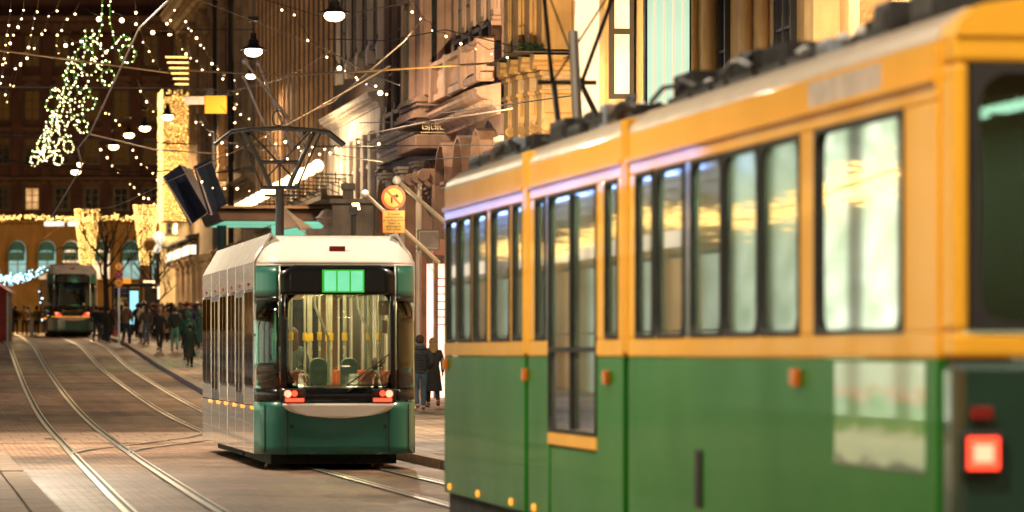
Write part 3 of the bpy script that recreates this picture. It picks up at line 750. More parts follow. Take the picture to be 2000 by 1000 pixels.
shop('shop_building', 'amber shop building with blue tube lights and cream windows across the street', 96.05, 130, M['stone_amber'], M['pane_soft'], True, True)
shop('shop_building', 'cream shop building nearest to the photographer across the street', 5, 39.95, M['stone_cream'], M['pane_cream'], False)
shop('shop_building', 'pale shop building fourth along the left side', 130.05, 165, M['stone_pale'], M['pane_soft'], True, True)
shop('shop_building', 'cream shop building farthest along the left side', 165.05, 225, M['stone_cream'], M['pane_cream'], False)
# ------------------------------------------------------------------ trams
def rounded(x0, x1, z0, z1, r, n=5):
    pts = []
    for cx, cz, a0 in ((x1-r, z0+r, -90), (x1-r, z1-r, 0), (x0+r, z1-r, 90), (x0+r, z0+r, 180)):
        for k in range(n+1):
            a = R(a0+90*k/n); pts.append((cx+r*math.cos(a), cz+r*math.sin(a)))
    return pts
def gasket(x0, x1, z0, z1, r, w, y0, y1, axis='y'):
    """square outside, rounded inside: fills the corners of a rectangular opening"""
    q = MB(); inn = rounded(x0+w, x1-w, z0+w, z1-w, r); out = []
    for x, z in inn:
        # project to the outer rectangle
        cx = x1 if x > (x0+x1)/2 else x0; cz = z1 if z > (z0+z1)/2 else z0
        tx = (cx-x)/(1 if cx > x else -1); tz = abs(cz-z); tx = abs(cx-x)
        out.append((cx, z) if tx < tz else (x, cz))
    n = len(inn)
    for k in range(n):
        A, B_, C, D_ = out[k], out[(k+1) % n], inn[(k+1) % n], inn[k]
        def p(q_, y): return (q_[0], y, q_[1]) if axis == 'y' else (y, q_[0], q_[1])
        q.hexa([p(A,y0),p(B_,y0),p(C,y0),p(D_,y0)], [p(A,y1),p(B_,y1),p(C,y1),p(D_,y1)])
        # corner filler
        if A[0] != B_[0] and A[1] != B_[1]:
            cx = x1 if A[0] > (x0+x1)/2 else x0; cz = z1 if A[1] > (z0+z1)/2 else z0
            q.add([p(A,y0),p((cx,cz),y0),p(B_,y0),p(A,y1),p((cx,cz),y1),p(B_,y1)], [(0,1,2),(3,5,4),(0,1,4,3),(1,2,5,4),(0,3,5,2)])
    return q
# ---- the near green and yellow tram
NS = 22.74
T = street('articulated_tram', NS, 0, 0, 'green and yellow articulated tram filling the right foreground', 'tram', 'trams on the right-hand track')
HW = 1.15
def nx(px, v=-HW): return s_of(px, v)-NS
def nz(py, px): return EYE+(HOR-py)*yd(s_of(px, -HW), -HW)/FPX
XE = nx(868); XJ1 = nx(1222); XJ2 = nx(1028)
Z0, ZB, ZS, ZT, ZR = .28, 1.72, 1.86, 3.10, 3.42
SP = .10                                   # shell thickness
def side_panel(x0, x1, z0, z1, name, m, ysign=1, off=0, th=SP, bevel=.012):
    return MB().box(x0, x1, ysign*(HW-th+off), ysign*(HW+off), z0, z1).build(name, m, T, bevel=bevel)
secs = [(0.0, XJ1-.12), (XJ1+.12, XJ2-.12), (XJ2+.12, XE)]
wins = {0: [(1765,1592,1),(1562,1487,0),(1481,1415,0),(1410,1350,0),(1336,1282,0),(1276,1242,0)],
        1: [(1207,1182,0),(1165,1072,2),(1064,1046,0)], 2: [(1021,1002,0),(996,960,0),(951,925,0),(921,896,0),(893,872,0)]}
for si, (a, b_) in enumerate(secs):
    for sg in (1, -1):
        W_ = sorted([(nx(p), nx(q), t) for p, q, t in wins[si]])
        lo = a
        # low side panels, broken by the door
        xs_ = [a]
        for p, q, t in W_:
            if t == 2: xs_ += [p, q]
        xs_.append(b_)
        for k in range(0, len(xs_), 2):
            side_panel(xs_[k], xs_[k+1], Z0+.05, ZB, 'lower_panel', M['enamel_green'], sg)
            side_panel(xs_[k], xs_[k+1], ZB+.004, ZS, 'belt_rail', M['enamel_yellow'], sg, .004)
        side_panel(a, b_, ZT, ZR, 'header_panel', M['enamel_yellow'], sg)
        side_panel(a+.02, b_-.02, ZT+.10, ZT+.135, 'gutter', M['enamel_yellow'], sg, .03, .03, 0)
        side_panel(a, b_, .06, Z0+.04, 'skirt', M['under'], sg, -.05)
        prev = a
        for p, q, t in W_:
            if p-prev > .02:
                side_panel(prev, p, ZS+.002, ZT-.002, 'window_pillar', M['enamel_yellow'] if (p-prev > .30 or si == 2 or prev == a or abs(p-nx(1350)) < .1 or t) else M['black_gloss'], sg)
            z0 = ZS if t != 2 else 1.08
            g = gasket(p+.003, q-.003, z0+.003, ZT-.003, .12 if q-p > .9 else .05, .028, sg*(HW-.05), sg*(HW+.012)).build('window_frame', M['rubber'], T)
            MB().box(p+.03, q-.03, sg*(HW-.03), sg*(HW-.02), z0+.03, ZT-.03).build('pane', M['glass_green'] if t != 1 else M['glass_cab'], g)
            if t == 2:
                MB().box((p+q)/2-.03, (p+q)/2+.03, sg*(HW-.02), sg*(HW+.02), z0+.04, ZT-.04).build('door_seal', M['rubber'], g)
                side_panel(p+.002, q-.002, Z0+.05, z0-.12, 'door_panel', M['enamel_green'], sg, -.012)
                side_panel(p-.02, q+.02, z0-.11, z0-.002, 'door_sill', M['enamel_yellow'], sg, .010)
                for zz_ in (1.78,): MB().box(p+.04, q-.04, sg*(HW-.01), sg*(HW+.016), zz_-.02, zz_+.02).build('door_rail', M['rubber'], g)
            elif False:
                MB().box(p+.04, q-.04, sg*(HW-.018), sg*(HW+.004), ZT-.40, ZT-.37).build('transom', M['rubber'], g)
            prev = q
        if b_-prev > .02: side_panel(prev, b_, ZS+.002, ZT-.002, 'window_pillar', M['enamel_yellow'], sg)
    # roof, floor, ceiling, lights
    rf = [(-HW-.0,ZR),(-HW+.02,ZR+.07),(-HW+.15,ZR+.17),(-.6,ZR+.23),(0,ZR+.25),(.6,ZR+.23),(HW-.15,ZR+.17),(HW-.02,ZR+.07),(HW,ZR)]
    MB().prism(rf, a, b_, 'x').build('roof', M['enamel_cream'], T, smooth=True)
    MB().box(a+.05, b_-.05, -HW+.12, HW-.12, .75, .82).build('floor', M['floor_grey'], T)
    MB().box(a+.05, b_-.05, -HW+.12, HW-.12, ZR-.28, ZR-.24).build('ceiling', M['interior'], T)
    for yy in (-.45, .45):
        n = max(1, int((b_-a)/1.6))
        for k in range(n):
            x = a+.4+k*(b_-a-.6)/n; MB().box(x, x+1.1, yy-.09, yy+.09, ZR-.30, ZR-.283).build('ceiling_light', M['strip_cool'], T)
    # seats and poles
    for k in range(max(1, int((b_-a-1)/.85))):
        x = a+.8+k*.85
        for yy in (-.75, .75):
            st = MB().box(x, x+.42, yy-.22, yy+.22, 1.18, 1.26).box(x+.10, x+.2, yy-.05, yy+.05, .82, 1.18).build('seat', M['seat_teal'], T, bevel=.02)
            MB().box(x-.05, x+.02, yy-.21, yy+.21, 1.27, 1.78).build('seat_back', M['seat_red'], st, bevel=.02)
        if k % 2 == 0: MB().tube([(x, .38 if k % 4 else -.38, .82), (x, .38 if k % 4 else -.38, ZR-.3)], .018, 8).build('grab_pole', M['pole_yellow'], T, smooth=True)
for xj in (XJ1, XJ2):
    MB().box(xj-.115, xj+.115, -HW+.10, HW-.10, .3, ZR+.05).build('bellows', M['rubber'], T, bevel=.02)
    for sg in (1,-1):
        MB().box(xj-.13, xj-.02, sg*(HW-.09), sg*(HW+.02), ZB+.02, ZR+.12).build('corner_post', M['enamel_yellow'], T, bevel=.02)
        MB().box(xj+.045, xj+.13, sg*(HW-.09), sg*(HW+.02), ZB+.02, ZR+.12).build('corner_post', M['enamel_yellow'], T, bevel=.02)
MB().box(3.25, 3.31, -HW+.12, HW-.12, .83, ZR-.29).build('added_pale_wall', M['interior'], T)  # pale wall added behind the rear side window to make it look bright
# rear end wall
MB().box(-.30, -.002, -HW+.02, HW-.02, Z0+.05, ZB).build('rear_panel', M['teal_dark'], T, bevel=.06)
q = MB(); q.box(-.30, -.002, -HW+.02, HW-.02, ZB+.003, ZS); q.box(-.30, -.002, -HW+.02, HW-.02, 3.28, ZR+.04)
q.box(-.30, -.002, HW-.10, HW-.02, ZS+.002, 3.278); q.box(-.30, -.002, -HW+.02, -HW+.10, ZS+.002, 3.278)
q.build('rear_frame', M['enamel_yellow'], T, bevel=.03)
MB().prism([(y*.98, z) for y, z in rf], -.32, -.001, 'x').build('rear_roof', M['enamel_yellow'], T, smooth=True)
g = gasket(-HW+.11, HW-.11, ZS+.004, 3.277, .16, .05, -.31, -.2, 'x').build('rear_window_frame', M['rubber'], T)
MB().box(-.29, -.28, -HW+.13, HW-.13, ZS+.03, 3.25).build('pane', M['glass_dark'], g)
for yy in (.99, -.99):
    h = MB().box(-.36, -.301, yy-.115, yy+.115, 1.11, 1.345).build('tail_lamp', M['rubber'], T, bevel=.02)
    MB().box(-.372, -.361, yy-.085, yy+.085, 1.14, 1.31).build('lens', M['tail_red'], h, bevel=.004)
    MB().box(-.377, -.373, yy-.05, yy+.05, 1.18, 1.27).build('bulb_glow', M['tail_core'], h)
    h = MB().box(-.345, -.301, yy-.06, yy+.06, 1.40, 1.47).build('reflector', M['tail_dim'], T, bevel=.01)
MB().box(-.55, -.302, -.8, .8, .35, .60).build('bumper', M['rubber'], T, bevel=.04)
for px, z in ((1560,1.60),(1190,1.56),(1030,1.56),(874,1.64)):
    MB().box(-.06, .06, HW+.001, HW+.05, -.055, .055).build('side_reflector', M['amber_lens'], T, (nx(px), 0, z), bevel=.01)
for px in (880, 935, 1000, 1045):
    MB().ball((0,0,0), .035, 10, 8, (1,.6,1)).build('marker_lamp', M['marker'], T, (nx(px), HW+.01, .40), smooth=True)
q = MB().box(-.12, .12, HW+.001, HW+.012, -.20, .20).build('vent_grille', M['rubber'], T, (nx(1366), 0, .88))
s_ = MB()
for k in range(9): s_.box(-.1, .1, HW+.013, HW+.022, -.18+k*.042, -.16+k*.042)
s_.build('grille_slats', M['iron'], q)
# thin panel of noisy green, whitish and brown bands, low at the rear
m, n, l, b = nodes('green white bands')
tc = n.new('ShaderNodeTexCoord'); sx = n.new('ShaderNodeSeparateXYZ'); l.new(tc.outputs['Generated'], sx.inputs[0])
no = n.new('ShaderNodeTexNoise'); no.inputs['Scale'].default_value = 5; l.new(tc.outputs['Generated'], no.inputs['Vector'])
ad = n.new('ShaderNodeMath'); ad.operation = 'MULTIPLY_ADD'; ad.inputs[1].default_value = .35; l.new(no.outputs[0], ad.inputs[0]); l.new(sx.outputs[2], ad.inputs[2])
cr = n.new('ShaderNodeValToRGB'); l.new(ad.outputs[0], cr.inputs[0])
e = cr.color_ramp.elements; e[0].position = .2; e[0].color = (.02,.08,.04,1); e[1].position = .98; e[1].color = (.40,.50,.36,1)
for p, c in ((.27,(.40,.62,.42,1)),(.48,(.50,.70,.48,1)),(.56,(.14,.42,.06,1)),(.78,(.08,.28,.05,1)),(.9,(.50,.28,.10,1))):
    x_ = e.new(p); x_.color = c
l.new(cr.outputs[0], b.inputs['Base Color']); b.inputs['Roughness'].default_value = .3; b.inputs['Coat Weight'].default_value = .8
a0, a1 = nx(1808), nx(1632)
MB().box(min(a0,a1), max(a0,a1), HW+.001, HW+.006, 1.10, 1.70).build('green_white_panel', m, T)
m2 = mat('pale header reflection', (.72,.62,.52), .35, var=.3, scale=5, coat=.6, bump=.02)  # whitish reflection on the header, painted as a pale patch
a0, a1 = nx(1722), nx(1580)
MB().box(min(a0,a1), max(a0,a1), HW+.001, HW+.006, ZT+.14, ZT+.29).build('header_reflection', m2, T)
# bogies
for x in (2.2, XJ1-1.6, XJ1+2.4, XE-2.0):
    for dx in (-.8, .8):
        for yy in (-.56, .56): 
            MB().lathe([(.001,-.06),(.10,-.06),(.12,-.04),(.28,-.03),(.30,-.06),(.33,-.06),(.33,.05),(.001,.05)], 20, (0,0,0), 'y').build('wheel', M['steel'], T, (x+dx, yy, .345), smooth=True)
# roof equipment
rr = random.Random(5)
x = .6
while x < XE-1.0:
    L_ = rr.uniform(.22, .85); kind = rr.choice(['box','grid','box','cyl'])
    if abs(x-XJ1) < .6 or abs(x-XJ2) < .5: x += .7; continue
    h = rr.uniform(.05, .20)
    if kind == 'grid':
        q = MB(); q.box(x, x+L_, .15, .95, ZR+.17, ZR+.23)
        k = 0
        while x+k*.09 < x+L_-.04: q.box(x+k*.09, x+k*.09+.035, .18, .92, ZR+.235, ZR+.20+h); k += 1
        q.build('resistor_grid', M['iron'], T)
    elif kind == 'cyl':
        q = MB().tube([(x, .75, ZR+.28), (x+L_, .75, ZR+.28)], .09, 12); q.box(x+.1, x+.2, .6, .9, ZR+.1, ZR+.28); q.box(x+L_-.2, x+L_-.1, .6, .9, ZR+.1, ZR+.28)
        q.build('air_tank', M['steel'], T, smooth=True)
    else:
        q = MB().box(x, x+L_, .25, 1.0, ZR+.16, ZR+.18+h).build('equipment_box', rr.choice([M['iron'], M['iron'], M['frame_brown'], M['cool_grey'], M['rubber']]), T, bevel=.02)
        q2 = MB().box(x+.05, x+L_-.05, 1.002, 1.012, ZR+.2, ZR+.12+h).build('equipment_lid', M['rubber'], q)
    MB().lathe([(.02,0),(.07,.02),(.03,.05),(.07,.07),(.03,.10),(.07,.12),(.02,.16)], 10).build('insulator', M['white_paint'], T, (x+L_+.08, .8, ZR+.17), smooth=True)
    x += L_+.16
for k in range(26):
    x = .6+rr.random()*(XE-2); y_ = rr.uniform(.5, 1.0); L_ = rr.uniform(.5, 1.6); h = rr.uniform(.03, .14)
    MB().tube([(x+L_*t/6, y_+.06*math.sin(t*1.3), ZR+.24+h*math.sin(math.pi*t/6)+.03*math.sin(t*3)) for t in range(7)], rr.choice((.012,.02,.03)), 6).build('roof_cable', M['cable'], T, smooth=True)
def pantograph(T_, x, zr, h, wide, mm, y=0, fold=.35):
    q = MB(); q.box(x-.5, x+.5, y-.42, y+.42, zr, zr+.05); 
    for dx in (-.4, .4):
        for dy in (-.38, .38): q.box(x+dx-.04, x+dx+.04, y+dy-.04, y+dy+.04, zr-.10, zr+.0)
    p = q.build('pantograph_base', mm, T_)
    a = MB(); kz = zr+h*.42; kx = x+fold
    for dy in (-.25, .25): a.tube([(x-.3, y+dy, zr+.05), (kx, y+dy*.55, kz)], .03, 8)
    a.tube([(kx, y-.3, kz), (kx, y+.3, kz)], .025, 8)
    for dy in (-.15, .15): a.tube([(kx, y+dy, kz), (x, y+dy*2.6, zr+h-.03)], .022, 8)
    a.tube([(kx, y-.15, kz), (x, y+.39, zr+h-.03)], .010, 6); a.tube([(kx, y+.15, kz), (x, y-.39, zr+h-.03)], .010, 6)
    a.build('pantograph_arm', mm, T_, smooth=True)
    b_ = MB(); c = wide/2
    for dx in (-.12, .12): b_.tube([(x+dx, y-c, zr+h-.16), (x+dx, y-c*.78, zr+h-.02), (x+dx, y-c*.5, zr+h), (x+dx, y, zr+h+.025), (x+dx, y+c*.5, zr+h), (x+dx, y+c*.78, zr+h-.02), (x+dx, y+c, zr+h-.16)], .022, 8)
    b_.build('contact_bow', mm, T_, smooth=True)
s = s_of(1135, 0)
pantograph(T, s-NS, ZR+.33, 1.75, 1.6, M['iron'], 0, .9)
MB().tube([(s-NS-.2, .05, ZR+.3), (s-NS-.25, .12, ZR+1.5)], .05, 8).build('pantograph_mast', M['steel'], T, smooth=True)
# ---- the modern trams
def modern_tram(label, s0, v0, group, low, hi, rear_low, length=11.8, lit=True, panto=True):
    T = street('modern_tram', s0, v0, gz(s0+1), label, 'tram', group)
    HW = 1.22
    def plan(y):
        a = abs(y); return 0 if a < .80 else .55*((a-.80)/.42)**2.2
    def lean(z): return .02+.05*max(0, z-1)+(0 if z < 3.0 else .62*((z-3.0)/.5)**1.6)
    def shell(y, z, off=0): return (plan(y)+lean(z)-off, y, z)
    def patch(zs, yl, yr, name, m, off=0, nseg=10, th=.03, smooth=True, parent=None):
        q = MB(); n = nseg+1
        for z in zs:
            a, b_ = (yl(z) if callable(yl) else yl), (yr(z) if callable(yr) else yr)
            for k in range(n): q.v.append(shell(a+(b_-a)*k/nseg, z, off))
        for i in range(len(zs)-1):
            for k in range(nseg): j = i*n+k; q.f.append((j, j+n, j+n+1, j+1))
        o = q.build(name, m, parent or T, smooth=smooth)
        sd = o.modifiers.new('thickness', 'SOLIDIFY'); sd.thickness = th; sd.offset = -1
        return o
    def rng(a, b_, n): return [a+(b_-a)*k/n for k in range(n+1)]
    # rear: black surround, glass, cap, corners
    WT, WB, HS = 2.88, 1.22, .86           # glass top, bottom, half width of the black surround
    def hw(z):                             # rounded upper corners of the surround
        return HS if z < 2.90 else HS-.22*((z-2.90)/.17)**2
    patch(rng(2.63, 3.07, 8), lambda z: -hw(z), hw, 'display_band', M['black_gloss'], .012)
    patch(rng(1.02, 1.22, 2), -HS, HS, 'lamp_band', M['black_gloss'], .012)
    for sg in (-1, 1):
        patch(rng(1.222, 2.628, 4), (lambda z: HS-.07) if sg > 0 else (lambda z: -HS), (lambda z: HS) if sg > 0 else (lambda z: -HS+.07), 'windscreen_pillar', M['black_gloss'], .012, 3)
    patch(rng(1.222, 2.628, 4), -HS+.072, HS-.072, 'windscreen', M['glass_clear'] if lit else M['glass_dark'], .008, 8, .01)
    # cap
    def cw(z): return HW-.02 if z < 3.2 else HW-.02-.30*((z-3.2)/.3)**1.5
    cap = patch(rng(3.10, 3.52, 10), lambda z: -cw(z), cw, 'rear_cap', hi, .02, 20)
    patch(rng(3.065, 3.10, 2), -HW+.02, HW-.02, 'cap_edge', hi, .0, 20)
    MB().box(-.0, .05, -.12, .12, 0, .10).build('red_marker', M['tail_dim'], T, (lean(3.30)-.05, -.02, 3.26), bevel=.01)
    for sg in (-1, 1):
        o = (lambda z: HS+.03) if sg > 0 else (lambda z: -HW)
        p = (lambda z: HW) if sg > 0 else (lambda z: -HS-.03)
        patch(rng(2.60, 3.05, 4), o, p, 'corner_panel', M['teal_paint'], .004, 8)
        patch(rng(2.53, 2.60, 1), o, p, 'corner_band', M['black_gloss'], .006, 8)
        patch(rng(1.22, 2.53, 3), o, p, 'corner_window', M['glass_teal'], .002, 8, .01)
        patch(rng(1.05, 1.22, 1), o, p, 'corner_band', M['black_gloss'], .006, 8)
        patch(rng(2.60, 3.06, 3), (lambda z: HS) if sg > 0 else (lambda z: -HS-.018), (lambda z: HS+.018) if sg > 0 else (lambda z: -HS), 'corner_trim', low, .008, 2)
    # lower body
    patch(rng(.24, 1.02, 6), -HW, HW, 'rear_apron', rear_low, 0, 22)
    def bl(z): t = min(1, max(0, (z-.78)/.22)); return -.84*math.sqrt(max(0.02, 1-(1-t)**2.2))
    patch(rng(.78, 1.0, 6), bl, lambda z: -bl(z), 'bumper', hi, .05, 12, .05)
    for y in (-.76, .76, -1.08, 1.08): MB().box(-.006, .0, -.008, .008, .26, .98).build('panel_seam', M['rubber'], T, (plan(y)+lean(.8)-.008, y, 0))
    for y in (-.7, .7): MB().lathe([(.001,-.02),(.03,-.02),(.03,.0),(.001,.0)], 10, (0,0,0), 'x').build('bolt', M['rubber'], T, (lean(.6)-.002, y, .66))
    for y in (-.66, .66):
        h = MB().box(-.02, .04, -.165, .165, -.105, .105).build('tail_lamp', M['rubber'], T, (lean(1.1)-.03, y, 1.115), bevel=.02)
        for dy, dz, r_, mm in ((.10,.03,.055,'tail_core'),(.0,.035,.045,'tail_red'),(-.10,.035,.04,'tail_dim')):
            MB().lathe([(.001,-.012),(r_,-.012),(r_,.005),(.001,.005)], 14, (0,0,0), 'x').build('lens', M[mm], h, (-.022, dy*(1 if y > 0 else -1), dz))
        MB().box(-.03, -.021, -.14, .14, -.09, -.035).build('lens', M['tail_red'], h)
    # display
    d = MB().box(0, .04, -.315, .315, 0, .34).build('destination_display', M['display_edge'] if lit else M['black_gloss'], T, (lean(2.8)-.045, -.08, 2.66))
    for k in range(3): MB().box(-.01, -.001, -.29+k*.20, -.29+k*.20+.175, .02, .32).build('display_block', M['display'] if lit else M['black_gloss'], d)
    # wiper
    wp = MB().tube([(0,0,0),(-.03,.50,.36),(-.03,.68,.50)], .012, 6); wp.tube([(-.02,.06,-.06),(-.04,.62,.40)], .009, 6); wp.box(-.05,-.03,.02,.66,.02,.045)
    w_ = wp.build('wiper', M['iron'], T, (lean(1.3)-.05, -.08, 1.24)); w_.scale = (1, -1, 1)
    # sides: rear half and further module
    mods = [(.0, length*.5-.06), (length*.5+.06, length)]
    x00 = plan(HW)+.05
    for mi, (a, b_) in enumerate(mods):
        a = max(a, x00)
        for sg in (1, -1):
            Y = sg*HW
            def sp(x0, x1, z0, z1, name, m, off=0, th=.05, parent=None): return MB().box(x0, x1, Y-sg*th, Y+sg*off, z0, z1).build(name, m, parent or T, bevel=.008 if th > .02 else 0)
            cuts = [a, a+(b_-a)*.36, a+(b_-a)*.68, b_] if mi == 0 else [a, a+(b_-a)*.30, a+(b_-a)*.62, b_]
            for k in range(3):
                p, q = cuts[k]+.02, cuts[k+1]-.02
                door = (k == 1)
                sp(p, q, .24, .96, 'lower_panel', M['silver_tram'], .0)
                if not door: sp(p, q, .975, 1.22, 'belt_panel', M['silver_tram'], .0)
                sp(p, q, 2.72, 3.12, 'upper_panel', M['silver_tram'], .0)
                sp(p, p+.10, 1.22 if not door else .975, 2.72, 'pillar', M['silver_tram'], .0); sp(q-.10, q, 1.22 if not door else .975, 2.72, 'pillar', M['silver_tram'], .0)
                nw = 2
                for j in range(nw):
                    u0 = p+.10+(q-p-.2)*j/nw; u1 = p+.10+(q-p-.2)*(j+1)/nw
                    if door:
                        dd = sp(u0+.01, u1-.01, .975, 2.71, 'door', M['frame_dark'], .004, .02)
                        sp(u0+.08, u1-.08, 1.15, 2.62, 'pane', M['glass_side'], .010, -.006, dd)
                        sp(u0+.02, u0+.05, 1.1, 2.65, 'handle_strip', M['pole_white'], .014, -.005, dd)
                    else:
                        ww = sp(u0+.01, u1-.01, 1.222, 2.71, 'window', M['rubber'], -.004, .02)
                        sp(u0+.04, u1-.04, 1.27, 2.68, 'pane', M['glass_side'], .008, .003, ww)
                sp(q+.004, q+.036, .24, 3.10, 'body_seam', M['rubber'], -.01)
                MB().ball((0,0,0), .03, 8, 6).build('marker_lamp', M['marker'], T, ((p+.2), Y+sg*.01, .93), smooth=True)
                MB().box(-.09, .09, -.012, .012, -.02, .02).build('door_lamp', M['tail_dim'], T, ((p+q)/2, Y+sg*.01, 2.80))
                # sloping perforated roof shroud
                zs0, zs1 = 3.12, 3.56; y0_, y1_ = Y, Y-sg*.26
                sh = MB().add([(p,y0_,zs0),(q,y0_,zs0),(q,y1_,zs1),(p,y1_,zs1),(p,y0_-sg*.04,zs0),(q,y0_-sg*.04,zs0),(q,y1_-sg*.04,zs1),(p,y1_-sg*.04,zs1)],
                    [(0,1,2,3),(4,7,6,5),(0,4,5,1),(1,5,6,2),(2,6,7,3),(3,7,4,0)]).build('roof_shroud', hi, T)
                pf = MB(); nn = int((q-p-.2)/.11)
                for c_ in range(nn):
                    for r_ in range(4):
                        t = .12+.10*r_; xx = p+.12+c_*.11+(.05 if r_ % 2 else 0); yy = Y-sg*.26*t+sg*.004; z_ = zs0+.44*t
                        pf.add([(xx-.025,yy,z_-.018),(xx+.025,yy,z_-.018),(xx+.025,yy-sg*.02,z_+.018),(xx-.025,yy-sg*.02,z_+.018)], [(0,1,2,3)])
                pe = pf.build('perforations', M['rubber'], sh); stuff(pe)
        MB().box(a+.3, b_, -HW+.06, HW-.06, 3.10, 3.16).build('roof', hi, T)
        MB().box(lean(3.5)+.02 if mi == 0 else a, b_, -.92, .92, 3.50, 3.53).build('roof_deck', hi, T)
        MB().box(a+.1, b_-.1, -.9, .9, 3.17, 3.42).build('roof_equipment', M['iron'], T)
        q_ = MB().box(a+.05 if mi == 0 else a, b_, -HW+.07, HW-.07, .32, .38)
        if mi == 0: q_.box(.12, a+.049, -.76, .76, .32, .38)
        q_.build('floor', M['floor_grey'], T)
        q_ = MB().box(a+.05 if mi == 0 else a, b_, -HW+.07, HW-.07, 2.95, 2.99)
        if mi == 0: q_.box(.15, a+.049, -.76, .76, 2.95, 2.99)
        q_.build('ceiling', M['interior'], T)
        MB().box(a+.1, b_, -.95, .95, .08, .26).build('underframe', M['under'], T)
        for yy in (-.42, .42):
            for k in range(4):
                x = (.35 if mi == 0 else a+.1)+k*(b_-a)/4; MB().box(x, x+1.1, yy-.07, yy+.07, 2.925, 2.945).build('ceiling_light', M['strip'], T)
        for dx in (1.7, 2.9) if mi == 0 else (3.2, 4.4):
            for yy in (-.6, .6): MB().lathe([(.001,-.06),(.24,-.05),(.27,-.06),(.30,-.06),(.30,.05),(.001,.05)], 18, (0,0,0), 'y').build('wheel', M['steel'], T, (a+dx, yy, .31), smooth=True)
    MB().box(length, length+.05, -HW+.02, HW-.02, .3, 3.1).build('front_wall', M['frame_brown'], T)
    for yy in (-.6, 0, .6): MB().box(length-.02, length-.005, yy-.24, yy+.24, 1.2, 2.7).build('front_pane', M['pane_dark'], T)
    MB().box(length*.5-.055, length*.5+.055, -HW+.04, HW-.04, .3, 3.3).build('bellows_roof', M['rubber'], T) if False else None
    # cabin: poles, rails, seats
    prs = random.Random(11)
    for x, y in ((.9,-.55),(1.0,.62),(1.9,-.28),(2.2,.30),(3.1,-.42),(3.4,.42),(4.6,-.35),(4.9,.33),(6.3,-.45),(6.8,.45),(8,-.3),(8.6,.3),(1.4,.15),(2.6,-.12),(3.6,.08),(5.4,-.1),(7.2,.12),(1.3,-.75),(2.7,.72)):
        p = MB().tube([(x, y, .38), (x, y, 2.94)], .02, 8).build('grab_pole', M['pole_white'], T, smooth=True)
        MB().tube([(x, y, 1.95), (x, y, 2.07)], .034, 8).build('stop_button', M['pole_yellow'], p)
    for x, y in ((.75,.30),(.8,-.35)):
        MB().tube([(x, y, 2.93), (x, y-.02, 2.45), (x, y-.22, 2.0), (x, y-.22, 1.3)], .02, 8).build('grab_rail', M['pole_white'], T, smooth=True)
    for yy in (-.5, .5): MB().tube([(.6, yy, 2.72), (length-.5, yy, 2.72)], .018, 8).build('grab_rail', M['pole_white'], T, smooth=True)
    for sg in (-1, 1):
        for k in range(8):
            x = .75+k*.95
            if k in (3, 7): continue
            st = MB().box(x, x+.42, sg*.78-.36, sg*.78+.36, .82, .9).box(x+.1, x+.3, sg*.78-.1, sg*.78+.1, .38, .82).build('seat', M['seat_teal'], T, bevel=.02)
            for j in (-.19, .19):
                q = MB().prism(rounded(sg*.78+j-.17, sg*.78+j+.17, .92, 1.48, .14), x-.07, x+.0, 'x').build('seat_back', M['seat_red'], st, bevel=.015)
                if k < 3:
                    MB().prism(rounded(-.12, .12, -.02, .26, .1), -.075, -.071, 'x').build('seat_insert', M['seat_teal'], q, (x, sg*.78+j, 1.0))
    for y in (-.22, .24): MB().prism(rounded(-.13, .13, -.5, .22, .11), -.05, .05, 'x').build('headrest', M['seat_teal'], T, (.62, y, 1.46), bevel=.02)
    for y in (-.95, -.55, .55, .95):
        MB().tube([(.52, y-.17, 1.1)]+[(.52, y-.17*math.cos(math.pi*k/8), 1.30+.20*math.sin(math.pi*k/8)) for k in range(9)]+[(.52, y+.17, 1.1)], .014, 6).build('seat_rim', M['pole_white'], T, smooth=True)
    MB().box(.2, .22, -.9, .9, .9, 1.2).build('rear_shelf', M['interior'], T)
    for y, z, w2, h2 in ((-.70,2.32,.16,.22),(-.72,2.05,.08,.2)): MB().box(.20, .21, y-w2/2, y+w2/2, z, z+h2).build('notice', M['paper'], T)
    if panto:
        x, zr = length-1.7, 3.55
        m_ = M['iron']
        MB().tube([(x, 0, zr-.1), (x, 0, 4.60)], .075, 10).build('pantograph_mast', m_, T, smooth=True)
        MB().box(x-.3, x+.3, -.3, .3, 3.5, 3.56).build('pantograph_base', m_, T)
        a = MB(); zt = 5.62
        for sg in (-1, 1):
            a.tube([(x, sg*.16, 4.62), (x, sg*.20, 4.74), (x, sg*.60, zt-.02)], .042, 8)
            a.tube([(x-.0, sg*.22, 4.80), (x-.0, -sg*.52, zt-.04)], .018, 6)
            a.tube([(x+.0, sg*.30, 4.62), (x+.02, sg*.72, zt-.02)], .02, 6)
        a.tube([(x, -.36, 5.06), (x, .36, 5.06)], .036, 8); a.tube([(x, -.34, 4.62), (x, .34, 4.62)], .035, 8); a.tube([(x, -.26, 4.48), (x, .26, 4.48)], .024, 8)
        a.tube([(x, 0, 4.46), (x, 0, 5.06)], .02, 6)
        a.build('pantograph_arm', m_, T, smooth=True)
        b_ = MB()
        for dx in (-.16, .16): b_.tube([(x+dx, -1.12, zt-.26), (x+dx, -.84, zt-.04), (x+dx, -.5, zt+.0), (x+dx, 0, zt+.03), (x+dx, .5, zt+.0), (x+dx, .84, zt-.04), (x+dx, 1.12, zt-.26)], .034, 8)
        b_.tube([(x-.1, -.42, zt-.05), (x+.1, -.42, zt-.05)], .04, 8); b_.tube([(x-.1, .5, zt-.05), (x+.1, .5, zt-.05)], .04, 8)
        b_.build('contact_bow', m_, T, smooth=True)
        r_ = MB()
